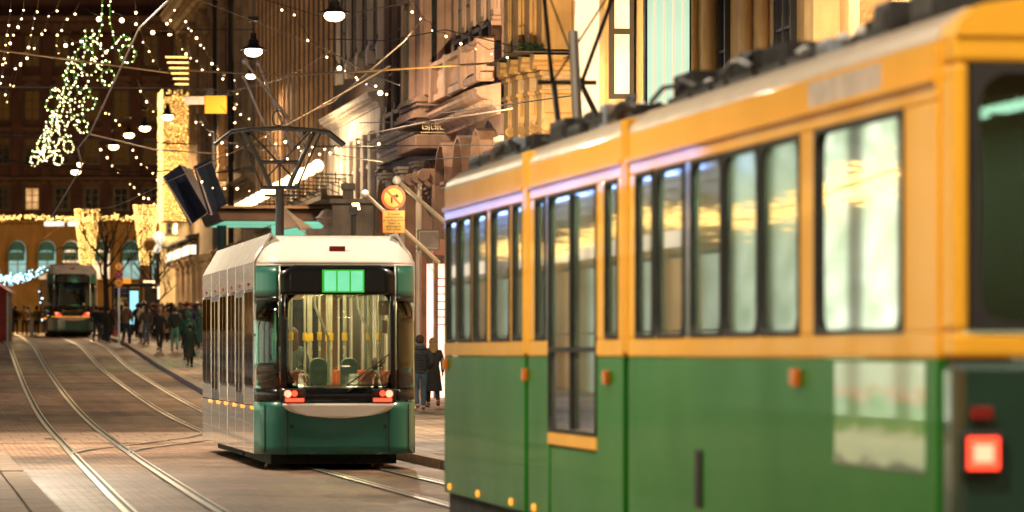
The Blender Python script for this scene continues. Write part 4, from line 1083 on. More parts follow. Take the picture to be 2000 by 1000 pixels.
        for k in range(16):
            t0, t1 = 2*math.pi*k/16, 2*math.pi*(k+1)/16
            r_.tube([(x, .03+.10*math.cos(t0), zt+.20+.13*math.sin(t0)), (x, .03+.10*math.cos(t1), zt+.20+.13*math.sin(t1))], .013, 6)
        r_.build('wire_loop', m_, T, smooth=True)
    return T
MS = s_of(497, -.24-1.22)-.45
MT = modern_tram('teal and silver low floor tram with lit saloon in the middle of the street', MS, -.24, 'trams on the right-hand track', M['silver_tram'], M['cap_tram'], M['teal_paint'])
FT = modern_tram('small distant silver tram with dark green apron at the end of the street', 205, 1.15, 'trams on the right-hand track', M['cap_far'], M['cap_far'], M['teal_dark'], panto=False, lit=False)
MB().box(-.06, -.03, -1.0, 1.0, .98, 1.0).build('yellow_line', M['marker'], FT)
pantograph(FT, 2.5, 3.6, .8, 1.5, M['iron'], 0, .5)
# ------------------------------------------------------------------ street lamps on span wires
def ring(r, h, n=16): return [(r*math.cos(2*math.pi*k/n), r*math.sin(2*math.pi*k/n), h) for k in range(n)]
shade = MB().lathe([(.03,.62),(.09,.60),(.10,.42),(.14,.40),(.16,.26),(.22,.20),(.40,.13),(.42,.09),(.38,.10),(.12,.16),(.02,.18)], 24).mesh('shade', True)
hang = MB().tube([(0,0,.6),(0,0,1.05)], .02, 6).box(-.16,.16,-.12,.12,.98,1.12).mesh('hanger')
blb = MB().ball((0,0,.03), .27, 16, 8, (1,1,.55)).mesh('lamp_globe', True)
LAMPS = []
def street_lamp(p, label, power, size=1.0, tint_=(1,.70,.40), group='pendant lamps hung over the street'):
    t = empty('street_lamp', p, label, 'street lamp', group)
    link('shade', shade, M['iron'], t); link('hanger', hang, M['iron'], t); g = link('lamp_globe', blb, M['lamp_glow'], t)
    t.scale = (size,)*3
    ld = bpy.data.lights.new('lamp_light', 'SPOT'); ld.energy = power*LAMPK; ld.color = tint_; ld.shadow_soft_size = .15
    ld.spot_size = R(172); ld.spot_blend = .6
    lo = bpy.data.objects.new('lamp_light', ld); COL.objects.link(lo); lo.parent = t; lo.location = (0, 0, -.14)
    LAMPS.append(t); return t
for px, py, Y, sz, pw, lb in (
    (653,33,112,1.0,2400,'large bright pendant lamp nearest the top of the limestone building'),
    (495,103,137,1.05,2600,'pendant lamp hung in front of the bronze fins, under a dark box'),
    (490,150,165,.7,1200,'faint small pendant lamp just below the one before the bronze fins'),
    (327,230,196,1.0,2500,'pendant lamp hung before the golden light curtain'),
    (283,252,215,1.0,2200,'uppermost of the pendant lamps before the dark red building'),
    (252,265,228,1.0,1600,'pendant lamp second in the row before the dark red building'),
    (222,288,236,1.0,1800,'pendant lamp lower left in the row before the dark red building'),
    (153,322,222,.8,1600,'upper of two lamps hung close together above the cone lights'),
    (148,337,220,.9,1600,'lower of two lamps hung close together above the cone lights')):
    street_lamp(P(px, py, Y), lb, pw, sz)
for s, v in ((88,3.6),(76,-5),(64,-6.5),(62,5.5),(34,-7.5),(38,6),(18,-5.5),(14,5),(-6,-3.5)):     # unseen row goes on overhead; the one ahead of the middle tram is added fill
    street_lamp(W(s, v, 9.6), 'pendant lamp out of the picture, hung %s over the %s' % ({88:'before the amber bay',76:'as added fill by the tram',64:'left of the middle tram',62:'right of the middle tram',34:'left of the near tram front',38:'over the near tram front',18:'beside the near tram rear',14:'above the near tram rear',-6:'behind the photographer'}[s], 'street'), {88:2400,76:6500,64:3400,62:3000,34:3600,38:1500,18:3000,14:2000,-6:1800}[s], tint_=(1,.84,.62))
# added spots, not real fixtures, that brighten the amber bay and columns
for s, v, z, tgt in ((96.0, 3.4, 5.0, (103, 7, 9.5)), (78.0, 3.6, 4.6, (88, 8, 9))):
    t = empty('fill_floodlight', W(s, v, z), 'small black floodlight added to brighten the amber facade %s' % ('bay' if s > 90 else 'columns'), 'fill_floodlight')
    d = (W(*tgt)-W(s, v, z)).normalized()
    MB().box(-.10,.10,-.12,.12,-.10,.10).build('housing', M['iron'], t); MB().tube([(0,0,-.1),(0,0,-z+gz(s)+.12)], .06, 8).build('mast', M['iron'], t, smooth=True)
    ld = bpy.data.lights.new('fill_floodlight_lamp', 'SPOT'); ld.energy = (13000 if s > 90 else 6000)*LAMPK; ld.color = (1,.70,.36); ld.spot_size = R(56 if s > 90 else 80); ld.spot_blend = .8; ld.shadow_soft_size = .1
    lo = bpy.data.objects.new('fill_floodlight_lamp', ld); COL.objects.link(lo); lo.parent = t; lo.location = d*.25; lo.rotation_euler = (d.to_track_quat('-Z','Y')).to_euler()
    MB().box(-.08,.08,-.08,.08,-.01,.0).build('lens', M['lamp_glow'], t, d*.19).rotation_euler = lo.rotation_euler
# ------------------------------------------------------------------ overhead wires
def wire(pts, r, m, label, sag=0):
    q = []
    for (a, b_) in zip(pts, pts[1:]):
        a, b_ = Vector(a), Vector(b_)
        for k in range(9):
            t = k/8.0; p = a.lerp(b_, t); p.z -= sag*4*t*(1-t); q.append(p)
    c = sum(q, Vector())/len(q)
    o = MB().tube([p-c for p in q], r, 6).build('overhead_wire', m, None, c, smooth=True)
    return tag(o, label, 'wire', 'overhead tram wires')
Wp = lambda px, py, Y: P(px, py, Y)
wire([Wp(-10,97,100), Wp(150,118,110), Wp(330,142,120)], .030, M['wire_brass'], 'yellow lit wire crossing the top left corner')
wire([Wp(330,136,118), Wp(560,147,112), Wp(700,140,104), Wp(1130,112,92)], .026, M['wire_brass'], 'yellow lit wire crossing before the bronze fins towards the balustrades')
wire([Wp(-10,170,150), Wp(330,172,150), Wp(470,177,150)], .022, M['wire_grey'], 'pale level wire across the green light ornaments')
wire([Wp(-10,262,150), Wp(330,280,140), Wp(760,290,125)], .018, M['cable'], 'dark level wire below the pendant lamps')
wire([Wp(-10,305,120), Wp(140,325,122), Wp(330,333,124), Wp(470,330,124)], .024, M['cable'], 'dark wire passing behind the navy flags', .1)
wire([Wp(330,0,70), Wp(272,55,78), Wp(176,260,88), Wp(152,290,90), Wp(160,325,92), Wp(117,398,96), Wp(100,425,97)], .022, M['wire_grey'], 'thick grey feeder cable slanting down through the light ornaments')
wire([Wp(175,262,90), Wp(300,292,110), Wp(420,300,130)], .022, M['wire_grey'], 'grey wire leaving the feeder cable to the right')
wire([Wp(620,30,112.5), Wp(520,0,112)], .012, M['cable'], 'short dark wire beside the large pendant lamp')
wire([Wp(690,26,112), Wp(820,0,112)], .015, M['cable'], 'dark wire running right from the large pendant lamp')
wire([Wp(345,58,137), Wp(495,58,137)], .018, M['cable'], 'dark wire holding the lamp before the bronze fins')
wire([Wp(390,0,98), Wp(645,100,98)], .010, M['wire_grey'], 'thin grey wire falling across the bronze fins')
wire([Wp(645,100,104), Wp(480,170,150), Wp(380,175,170)], .012, M['wire_grey'], 'thin grey wire running left from the bulb before the fins', .2)
wire([Wp(645,100,104), Wp(712,140,104), Wp(780,166,100)], .018, M['cable'], 'dark wire slanting down right from the bulb before the fins')
wire([Wp(560,240,118), Wp(650,200,112), Wp(790,80,100), Wp(830,30,96)], .018, M['wire_grey'], 'pale wire rising right across the limestone pilasters')
wire([Wp(600,285,100), Wp(760,285,96), Wp(1000,283,80)], .013, M['cable'], 'dark wire level with the oriel base')
wire([Wp(720,262,90), Wp(850,235,86), Wp(1000,212,80)], .016, M['wire_grey'], 'pale wire rising across the greek key band')
wire([Wp(640,300,100), Wp(760,318,96), Wp(1000,300,80)], .012, M['cable'], 'thin wire under the oriel consoles')
wire([Wp(860,222,86), Wp(1130,185,72)], .013, M['cable'], 'dark wire before the amber bay capitals')
wire([Wp(640,76,100), Wp(755,80,98), Wp(870,58,96), Wp(1010,92,92)], .014, M['cable'], 'dark string wire of the bulbs over the balustrades')
wire([Wp(700,240,88), Wp(880,236,70)], .010, M['cable'], 'thin dark wire above the right turn sign')
# contact wires above both tracks
for T_, lb in ((RT, 'contact wire over the right-hand track'),):
    pts = [W(s, sm(T_, s), gz(s)+5.68) for s in range(58, 282, 12)]
    c = pts[0]; o = MB().tube([p-c for p in pts], .010, 6).build('overhead_wire', M['wire_brass'], None, c, smooth=True); tag(o, lb, 'wire', 'overhead tram wires')
# ------------------------------------------------------------------ light strings
bulb_me = MB().ball((0,0,0), .034, 8, 6).mesh('bulb', True); sock = MB().tube([(0,0,.04),(0,0,.11)], .022, 6).mesh('socket')
def light_string(pts, n, label, m=None, size=.8, jit=0, sag=.15, wirer=.008, sockets=True):
    """pts: list of (px,py,Y); n bulbs spread along"""
    w3 = [P(*p) for p in pts]; c = w3[0]
    L = [0]
    for a, b_ in zip(w3, w3[1:]): L.append(L[-1]+(b_-a).length)
    def at(d):
        for k in range(len(w3)-1):
            if d <= L[k+1] or k == len(w3)-2:
                t = (d-L[k])/max(1e-6, L[k+1]-L[k]); p = w3[k].lerp(w3[k+1], t); p.z -= sag*4*t*(1-t); return p
    root = empty('light_string', c, label, 'string lights', 'bulb strings over the street')
    MB().tube([at(L[-1]*k/24)-c for k in range(25)], wirer, 5).build('wire', M['cable'], root)
    for k in range(n):
        p = at(L[-1]*(k+.5)/n)-c+Vector((random.uniform(-jit,jit), random.uniform(-jit,jit)*3, random.uniform(-jit,jit)-.10))
        o = link('bulb', bulb_me, m or M['bulb'], root, p); s = size*random.choice((.5,.7,.9,1,1.3)); o.scale = (s,s,s)
    return root
strs = [
 ([(22,-5,110),(12,70,118),(5,120,124),(-5,190,130)], 8, 'outermost left string of bulbs hanging down the top left corner'),
 ([(48,-5,110),(40,30,116),(22,62,122),(14,95,128),(2,150,134)], 8, 'string of bulbs second from the left edge'),
 ([(75,0,114),(66,28,120),(60,62,126),(50,98,132),(30,128,138),(6,185,146)], 10, 'string of bulbs third from the left edge'),
 ([(120,-5,116),(95,25,122),(82,60,130),(60,90,136),(40,118,142),(8,205,152)], 9, 'string of bulbs left of the green ornaments'),
 ([(155,5,120),(128,30,128),(112,60,136),(110,82,142),(118,96,148)], 6, 'short string of bulbs beside the topmost green spire'),
 ([(262,-5,120),(276,64,132),(290,90,138),(302,112,146),(318,134,152)], 6, 'string of bulbs falling right of the green ornaments'),
 ([(345,-2,120),(326,40,130),(338,60,136)], 4, 'short string of bulbs above the stone corner eaves'),
 ([(360,22,112),(372,48,118),(388,64,122),(398,86,126),(411,108,128),(425,127,131),(440,146,135)], 9, 'string of bulbs falling across the cream stone corner'),
 ([(352,78,120),(368,96,126),(385,112,130),(400,128,134)], 5, 'short string of bulbs across the stone corner pilasters'),
 ([(268,155,150),(290,196,158),(308,214,164),(345,236,172)], 5, 'string of bulbs beside the golden curtain top'),
 ([(455,130,128),(466,183,134),(456,200,138),(472,216,142),(495,220,146)], 6, 'string of bulbs before the left end of the fins'),
 ([(376,218,130),(395,236,132),(416,255,134),(460,278,136),(520,292,138)], 6, 'string of bulbs above the navy flags'),
 ([(538,-5,118),(576,22,119),(594,54,119),(616,82,119),(645,102,119),(670,127,119),(705,140,118),(733,160,117),(766,172,116)], 9, 'string of bulbs slanting down across the bronze fins'),
 ([(798,0,100),(813,6,99),(838,40,98),(870,60,97),(903,74,96),(936,80,95),(972,88,94),(1006,93,93)], 8, 'string of bulbs before the balustrade columns'),
 ([(430,205,118),(470,232,118),(520,260,118),(560,268,116),(620,275,114),(668,275,112)], 8, 'string of bulbs just above the tram pantograph'),
 ([(400,300,118),(460,282,118),(532,306,118),(582,284,116),(640,286,112),(690,310,110)], 8, 'string of bulbs around the tram pantograph arms'),
 ([(385,330,120),(402,345,120),(430,356,120),(478,352,120),(498,362,120)], 5, 'short string of bulbs beside the navy flag edges'),
 ([(195,195,160),(213,218,168),(229,228,172),(236,236,176)], 5, 'short string of bulbs under the ringed ornaments'),
 ([(190,272,170),(212,304,176),(222,318,180),(236,330,184)], 4, 'string of bulbs left below the pendant lamp row'),
 ([(256,276,170),(270,305,176),(285,318,180),(300,333,184),(312,346,188)], 6, 'string of bulbs right below the pendant lamp row'),
 ([(250,344,190),(262,362,194),(276,374,198),(290,384,202),(306,392,206)], 6, 'string of bulbs above the right-hand light cone'),
 ([(420,380,124),(404,360,124),(398,382,124),(408,398,124),(412,410,124)], 5, 'string of bulbs on the edge of the navy flag'),
 ([(648,262,118),(700,270,116),(760,262,114)], 3, 'three bulbs before the limestone cornice'),
]
for pts, n, lb in strs: light_string(pts, n, lb)
gl = light_string([(168,18,116),(232,24,118),(266,40,120),(346,58,124)], 5, 'big glowing bulbs strung in the top left between the ornaments', size=1.9)
gl = light_string([(645,102,119),(700,150,118),(765,173,117)], 3, 'three big glowing bulbs before the limestone pilasters', size=2.0)
gl = light_string([(122,72,122),(138,74,124),(160,72,126),(232,95,128)], 4, 'row of amber bulbs beside the second spire', size=1.5)
# ------------------------------------------------------------------ green light ornaments
def ornament(px, py, h, Y, label, dens=1.0):
    """spire of bulbs with two scroll arms and rings; (px,py) is its lower tip, h its height in pixels"""
    k = Y/FPX; u = h*k                     # metres
    root = empty('light_ornament', P(px, py, Y), label, 'light ornament', 'green spire ornaments over the street')
    root.rotation_euler = (0, 0, R(-14))
    S = lambda x, z: (x*u, 0, z*u)
    spire = [S(-.07,1.0), S(-.075,.55), S(-.17,.18), S(0,0), S(.17,.18), S(.075,.55), S(.07,1.0)]
    q = MB().tube(spire, .010, 6)
    for sg in (-1, 1):
        q.tube([S(sg*.17,.18), S(sg*.24,.26), S(sg*.36,.30), S(sg*.46,.26)], .016, 6)
    q.build('spire_tube', M['tube_green'], root)
    bs = []
    def along(pts, n, off=.0):
        pts = [Vector(p) for p in pts]; L = [0]
        for a, b_ in zip(pts, pts[1:]): L.append(L[-1]+(b_-a).length)
        for i in range(n):
            d = L[-1]*(i+.5)/n
            for j in range(len(pts)-1):
                if d <= L[j+1]: bs.append(pts[j].lerp(pts[j+1], (d-L[j])/(L[j+1]-L[j]))+Vector((random.uniform(-1,1)*.01, off, random.uniform(-1,1)*.01))); break
    along(spire, int(20*dens)); 
    for sg in (-1, 1): along([S(sg*.17,.18), S(sg*.30,.29), S(sg*.46,.26)], int(5*dens))
    for sg in (-1, 1):
        cx, cz, rr_ = sg*.40, -.02, .155
        ringp = [S(cx+rr_*(1+.12*math.sin(i*2.3+px))*math.cos(2*math.pi*i/20), cz+rr_*(1+.12*math.sin(i*2.3+px))*math.sin(2*math.pi*i/20)) for i in range(21)]
        rg = MB().tube(ringp, .012, 6, caps=False); rg.tube([S(cx+sg*.01,cz+rr_), S(sg*.44,.16), S(sg*.46,.26)], .010, 5)
        rg.build('ring_tube', M['tube_green'], root)
        along(ringp, int(10*dens))
    for k_ in range(int(10*dens)): bs.append(Vector(S(random.uniform(-.35,.35), random.uniform(-.15,.45))))
    for p in bs:
        p = p+Vector((random.gauss(0,.02)*u, 0, random.gauss(0,.02)*u))
        o = link('bulb', bulb_me, M['bulb_cream'], root, p); s = random.uniform(.4, .75); o.scale = (s,)*3
    return root
ornament(207,105,112,118,'topmost green spire ornament with ringed arms at the frame edge')
ornament(174,150,95,128,'green spire ornament second from the top')
ornament(138,200,92,137,'green spire ornament third from the top, its ring touching the spire above')
ornament(130,246,78,147,'green spire ornament fourth from the top', 1.2)
ornament(108,285,70,157,'green spire ornament fifth from the top, crowded with bulbs', 1.5)
ornament(90,312,60,166,'lowest green spire ornament, leftmost and crowded with bulbs', 1.6)
# ------------------------------------------------------------------ curtains, cones and garlands of tiny lights
def cloud(name, label, cat, base, pts, m, r, extra=None, group=None):
    root = empty(name, base, label, cat, group); b_ = MB()
    for p in pts: b_.octa(p, r*random.uniform(.7, 1.25))
    o = b_.build('bulbs', m, root); stuff(o)
    if extra: extra.build('frame', M['iron'], root)
    return root
# golden curtain over a projecting bay
sC = s_of(378, 8); YC = yd(sC, 8); wd = 60*YC/FPX; zb, zt = z_at(430, YC), z_at(172, YC)
pts = []
for c in range(17):
    n = int((zt-zb)/.125)
    top = zt+random.uniform(-.5, .35)
    for k in range(n):
        z = zb+k*.125
        if z < top: pts.append((random.uniform(-.03,.03), c*wd/16+random.uniform(-.025,.025), z+random.uniform(-.03,.03)))
for c in range(12):
    for k in range(70): pts.append((.3+c*.35, wd+random.uniform(-.03,.03), zb+(zt-zb)*k/70+random.uniform(-.04,.04)))
fr = MB().box(.02, 4.4, .0, wd-.04, zb, zt-.4)
root = street('light_curtain', sC, 8, 0, 'tall golden curtain of tiny lights wrapping the projecting bay', 'light curtain')
b_ = MB()
for p in pts: b_.octa(p, .030*random.uniform(.7,1.3))
stuff(b_.build('bulbs', M['bulb_gold'], root)); fr.build('bay', M['ochre'], root)
for k in range(6): MB().tube([(0, -.2+k*.1, zt+.2+k*.28), (0, wd*.6+k*.1, zt+.2+k*.28)], .03, 6).build('icicle_bar', M['bulb_gold'], root)
def cone(px, ptop, pbot, wt, wb, Y, label):
    base = P(px, pbot, Y); k = Y/FPX; h = (pbot-ptop)*k; rt, rb_ = wt*k/2, wb*k/2; pts = []
    n = int(h/.13)
    for i in range(n):
        t = i/n; r_ = rb_+(rt-rb_)*t
        m_ = max(6, int(2*math.pi*r_/.15))
        for j in range(m_):
            a = 2*math.pi*(j+.5*(i % 2))/m_+random.uniform(-.08,.08); pts.append((r_*math.cos(a), r_*math.sin(a), h*t+random.uniform(-.02,.02)))
    fr = MB()
    for j in range(8):
        a = 2*math.pi*j/8; fr.tube([(rb_*.94*math.cos(a), rb_*.94*math.sin(a), 0), (rt*.94*math.cos(a), rt*.94*math.sin(a), h)], .012, 5)
    cloud('light_cone', label, 'light cone', base, pts, M['bulb_gold'], .034, fr, 'inverted cones of golden lights')
cone(170, 405, 532, 50, 22, 222, 'wide golden light cone left, above the distant tram')
cone(285, 397, 516, 50, 20, 222, 'golden light cone right, above the distant crowd')
def garland(pts3, thick, dens, m, r, name, label, cat):
    b_ = []; c = pts3[0]
    for a, e in zip(pts3, pts3[1:]):
        L = (e-a).length; n = int(L*dens)
        for k in range(n):
            t = random.random(); p = a.lerp(e, t)-c
            g = Vector((random.gauss(0, .5)*thick, random.gauss(0,.5)*thick, random.gauss(0,.42)*thick)); b_.append(tuple(p+g))
    q = MB().tube([p-c for p in pts3], .03, 6)
    return cloud(name, label, cat, c, b_, m, r, q)
garland([P(-60,428,226), P(60,424,226), P(150,428,226)], .17, 45, M['bulb_gold'], .034, 'light_garland', 'thick golden garland left of the light cones', 'light garland')
garland([P(150,428,226), P(230,424,226), P(310,428,226)], .17, 45, M['bulb_gold'], .034, 'light_garland', 'thick golden garland between the light cones', 'light garland')
for px in (20, 130, 240, 330):             # what the golden lights throw on the arcade
    t = bpy.data.lights.new('garland_light', 'POINT'); t.energy = 700*LAMPK; t.color = (1,.62,.22); t.shadow_soft_size = .6
    lo = bpy.data.objects.new('garland_light', t); COL.objects.link(lo); g_ = [o for o in COL.objects if o.name.startswith('light_garland')][0 if px < 150 else 1]
    lo.parent = g_; lo.location = P(px, 440, 250)-g_.location
garland([W(78,-14.0,5.2), W(92,-14.0,4.7), W(106,-14.0,5.2)], .35, 22, M['bulb_gold'], .05, 'light_garland', 'golden garland along the bright shop windows across the street', 'light garland')
garland([W(106,-14.0,5.2), W(120,-14.0,4.6), W(134,-14.0,5.1)], .35, 22, M['bulb_gold'], .05, 'light_garland', 'golden garland along the blue lit shops across the street', 'light garland')
garland([P(-30,545,196), P(30,545,192), P(58,538,190), P(84,528,190)], .26, 38, M['bulb_ice'], .034, 'light_garland', 'ice white light garland beside the distant tram', 'light garland')
garland([P(79,565,190), P(80,600,190), P(78,628,190)], .08, 5, M['bulb_ice'], .04, 'light_garland', 'thin hanging end of the ice white garland', 'light garland')
# ------------------------------------------------------------------ canopy with teal light and globe lamps
cs = s_of(431, 3.7); 
cz0 = z_at(431, yd(cs, 3.7))
M['canopy_green'] = mat('dark green canopy paint', (.05,.06,.035), .6)
cp = street('entrance_canopy', cs, 8, 0, 'dark entrance canopy lit teal from beneath, above the middle tram', 'canopy')
MB().hexa([(0,-.1,cz0),(7.6,-.1,cz0),(7.6,4.3,cz0),(0,4.3,cz0)], [(0,-.1,cz0+.42),(7.6,-.1,cz0+.42),(7.6,4.45,cz0+.36),(0,4.45,cz0+.36)]).build('canopy_roof', M['bronze_dark'], cp, bevel=.03)
MB().box(-.12, 7.7, -.1, 4.6, cz0+.421, cz0+.50).build('fascia_cap', M['frame_brown'], cp)
for f_, v_ in ((1.5,4.1),(5.5,4.1)):
    ld = bpy.data.lights.new('canopy_light', 'SPOT'); ld.energy = 260*LAMPK; ld.color = (.10,1,.45); ld.spot_size = R(120); ld.spot_blend = .9; ld.shadow_soft_size = .5
    lo = bpy.data.objects.new('canopy_light', ld); COL.objects.link(lo); lo.parent = cp; lo.location = (f_, v_, cz0-.15); lo.rotation_euler = Vector((1.0, 1.1, -.55)).to_track_quat('-Z','Y').to_euler()
for k in range(2):
    for j in range(2): MB().box(.3+k*3.7, 3.6+k*3.7, .2+j*2.05, 2.1+j*2.05, cz0-.01, cz0-.004).build('teal_panel', M['teal_light'], cp)
MB().tube([(5.0, 3.9, cz0), (5.0, 3.9, -4)], .17, 12).build('canopy_post', M['iron'], cp, smooth=True)
MB().box(2.0, 2.3, .3, 2.4, cz0-1.0, cz0-.06).build('teal_panel', M['teal_light'], cp)
# row of globe lamps on brackets
s0_, s1_ = s_of(620, 6.5), s_of(466, 6.5)
mq = street('globe_lamp_row', s0_, 8, 0, 'long row of glowing globe lamps on brackets along the fins', 'globe lamps')
gm = MB().ball((0,0,0), .20, 14, 10).mesh('globe', True); bm = MB().tube([(0,-1.45,-.30),(0,-.05,-.26),(0,0,-.12)], .025, 6).tube([(0,-1.45,-.75),(0,-.6,-.40)], .02, 6).tube([(0,-.6,-.55),(0,-.6,-.2)], .02, 6).mesh('bracket')
ng = 14
for k in range(ng):
    s = s0_+(s1_-s0_)*k/(ng-1); z = z_at(324+(402-324)*0, yd(s0_, 6.5))-.25*k/ng
    g = link('globe', gm, M['globe'], mq, (s-s0_, 1.5, z)); link('bracket', bm, M['iron'], mq, (s-s0_, 1.5, z))
MB().box(-.1, s1_-s0_+.1, .1, 1.4, z_at(324, yd(s0_,6.5))-1.1, z_at(324, yd(s0_,6.5))-.95).build('ledge', M['bronze_dark'], mq)
for f in (.12, .5, .88):                  # what the globes give off
    ld = bpy.data.lights.new('globe_light', 'POINT'); ld.energy = 250*LAMPK; ld.color = (1,.72,.38); ld.shadow_soft_size = .3
    lo = bpy.data.objects.new('globe_light', ld); COL.objects.link(lo); lo.parent = mq; lo.location = ((s1_-s0_)*f, 2.0, z_at(324, yd(s0_,6.5)))
# ------------------------------------------------------------------ flags and flagpoles
def cloth(corners, n, amp, name, m, label, group='flags beside the stone corner', poleY=None):
    A, B_, C, D_ = [P(*c) for c in corners]; o0 = A
    q = MB(); N = 10
    nrm = (B_-A).cross(D_-A).normalized()
    for i in range(N+1):
        for j in range(N+1):
            u, v = i/N, j/N
            p = A.lerp(B_, u).lerp(D_.lerp(C, u), v)-o0
            q.v.append(tuple(p+nrm*1.4*amp*math.sin(u*n*math.pi*1.4+v*1.5)*(.3+v)))
    for i in range(N):
        for j in range(N): k = i*(N+1)+j; q.f.append((k, k+1, k+N+2, k+N+1))
    root = empty('flag', o0, label, 'flag', group)
    o = q.build('cloth', m, root, smooth=True); sd = o.modifiers.new('t', 'SOLIDIFY'); sd.thickness = .01
    return root
f = cloth([(318,345,122),(352,321,122.6),(408,412,122.9),(375,438,122)], 3, .05, 'flag', M['cloth_navy'], 'left navy flag hanging aslant with a thin pale edge')
MB().tube([Vector((0,0,0)), P(375,438,122)-P(318,345,122)], .03, 6).build('flag_pole', M['flag_white'], f)
f = cloth([(378,325,121),(412,308,121.6),(441,400,121.9),(412,418,121)], 2, .05, 'flag', M['cloth_navy'], 'right navy flag hanging steeply beside the dark pipe')
MB().tube([P(384,330,121)-P(378,325,121), P(414,420,121)-P(378,325,121)], .03, 6).build('flag_pole', M['flag_white'], f)
cloth([(352,321,123.4),(376,332,124),(412,412,124),(394,425,123.4)], 3, .05, 'flag', M['cloth_white'], 'pinkish white flag between the two navy flags')
f = cloth([(537,388,104),(548,396,104.4),(606,448,104.6),(560,446,104)], 2, .05, 'flag', M['cloth_white'], 'white flag hanging above the tram roof right of the pantograph', None)
MB().tube([P(540,386,104)-P(537,388,104), P(600,462,104)-P(537,388,104)], .02, 6).build('flag_pole', M['white_paint'], f)
def pole(a, b_, r, label, m='white_paint'):
    A, B_ = P(*a), P(*b_); o = empty('flagpole', A, label, 'flagpole', 'white flagpoles slanting out from the facades')
    MB().tube([Vector(), B_-A], [r, r*.75], 10).build('pole', M[m], o, smooth=True)
    MB().ball((0,0,0), r*1.7, 10, 8).build('finial', M[m], o, B_-A, smooth=True)
    MB().tube([Vector((0,0,-.35)), (B_-A)*.55], .008, 5).build('stay', M['wire_grey'], o)
    return o
pole((614,300,128), (479,120,124), .055, 'long white flagpole leaning left before the bronze fins')
pole((572,292,130), (505,124,128), .050, 'white flagpole crossing the longer one before the fins')
pole((545,312,134), (476,150,132), .040, 'thin white flagpole leftmost before the fins')
pole((866,432,100), (775,352,96), .060, 'thick white flagpole slanting over the tall arch')
pole((856,512,94), (713,378,90), .050, 'long white flagpole passing behind the turn sign')
# ------------------------------------------------------------------ signs
def text(s, size, m, parent, loc, rot, name='lettering', align='CENTER', ext=.004, space=.85):
    cu = bpy.data.curves.new('t', 'FONT'); cu.body = s; cu.size = size; cu.align_x = align; cu.align_y = 'CENTER'; cu.extrude = ext; cu.space_line = space; cu.resolution_u = 3
    to = bpy.data.objects.new('t', cu); COL.objects.link(to); bpy.context.view_layer.update()
    me = bpy.data.meshes.new_from_object(to.evaluated_get(bpy.context.evaluated_depsgraph_get())); bpy.data.objects.remove(to); me.name = name
    o = link(name, me, m, parent, loc); o.rotation_euler = rot; return o
def disc(r, t, n=32): return MB().lathe([(.001,0),(r,0),(r,t),(.001,t)], n, (0,0,0), 'y')
YS = 86.0; k = YS/FPX
p0 = P(775, 0, YS); sg_ = empty('traffic_sign', (p0.x, YS, gz(87)+.14), 'round no right turn sign above an amber text plate', 'road sign')
gzs = gz(87)+.14
MB().tube([(0,.06,0),(0,.06,z_at(362,YS)-gzs)], .038, 10).build('sign_pole', M['steel'], sg_, smooth=True)
d = MB().lathe([(.001,0),(23.5*k,0),(23.5*k,.03),(.001,.03)], 40, (0,0,0), 'y').build('sign_disc', M['sign_red'], sg_, ((768.5-775)*k, -.03, z_at(386,YS)-gzs))
MB().lathe([(.001,0),(18.2*k,0),(18.2*k,.004),(.001,.004)], 40, (0,0,0), 'y').build('sign_face', M['sign_face'], d, (0, -.005, 0))
ar = MB().box(-5*k,-1.5*k,-.012,-.008,-11*k,4*k).box(-5*k,6*k,-.0125,-.0082,1.0*k,4.8*k).add([(5*k,-.011,-2.5*k),(11.5*k,-.011,3*k),(5*k,-.011,8.5*k)],[(0,1,2)])
ar.build('arrow', M['sign_black'], d)
b_ = MB().box(-19*k,19*k,-.018,-.014,-2.0*k,2.0*k).xf(Matrix.Rotation(R(45),4,'Y')).build('red_bar', M['sign_red'], d)
pl = MB().box(-22*k,22*k,0,.02,-22.5*k,22.5*k).build('text_plate', M['sign_red'], sg_, ((769-775)*k, -.02, z_at(433,YS)-gzs))
MB().box(-20.8*k,20.8*k,-.004,-.001,-21.3*k,21.3*k).build('plate_face', M['sign_face'], pl)
text('Ei koske\nraitiovaunuja\nja polkupyöriä\nGäller ej\nspårvagnar\noch cyklar', 7.0*k, M['sign_black'], pl, (0,-.008,0), (R(90),0,0))
# distant group of signs on one pole
YS = 168.0; k = YS/FPX; p0 = P(232, 0, YS); g0 = gz(170)+.1
sg_ = empty('traffic_sign', (p0.x, YS, g0), 'far pole with two amber round signs, a blue no parking sign and an amber plate', 'road sign')
MB().tube([(0,.05,0),(0,.05,z_at(512,YS)-g0)], .04, 8).build('sign_pole', M['steel'], sg_, smooth=True)
blue = mat('sign blue', (.02,.04,.22), .4, bump=0)
for py, cf, cr_, t in ((521,M['sign_face'],M['sign_red'],'2'),(536,blue,M['sign_red'],None),(553,M['sign_face'],M['sign_red'],'20')):
    d = disc(8.4*k, .03).build('sign_disc', cr_, sg_, (0,-.02,z_at(py,YS)-g0))
    disc(6.6*k, .004).build('sign_face', cf, d, (0,-.006,0))
    if t: text(t, 8*k, M['sign_black'], d, (0,-.012,0), (R(90),0,0))
    else:
        for a in (45,-45): MB().box(-6.4*k,6.4*k,-.010,-.007,-.9*k,.9*k).xf(Matrix.Rotation(R(a),4,'Y')).build('red_bar', M['sign_red'], d).location.y = a*.00005
MB().box(8*k, 24*k, 0, .03, -5*k, 5*k).build('amber_plate', M['sign_yellow'], sg_, (0,-.02,z_at(549,YS)-g0))
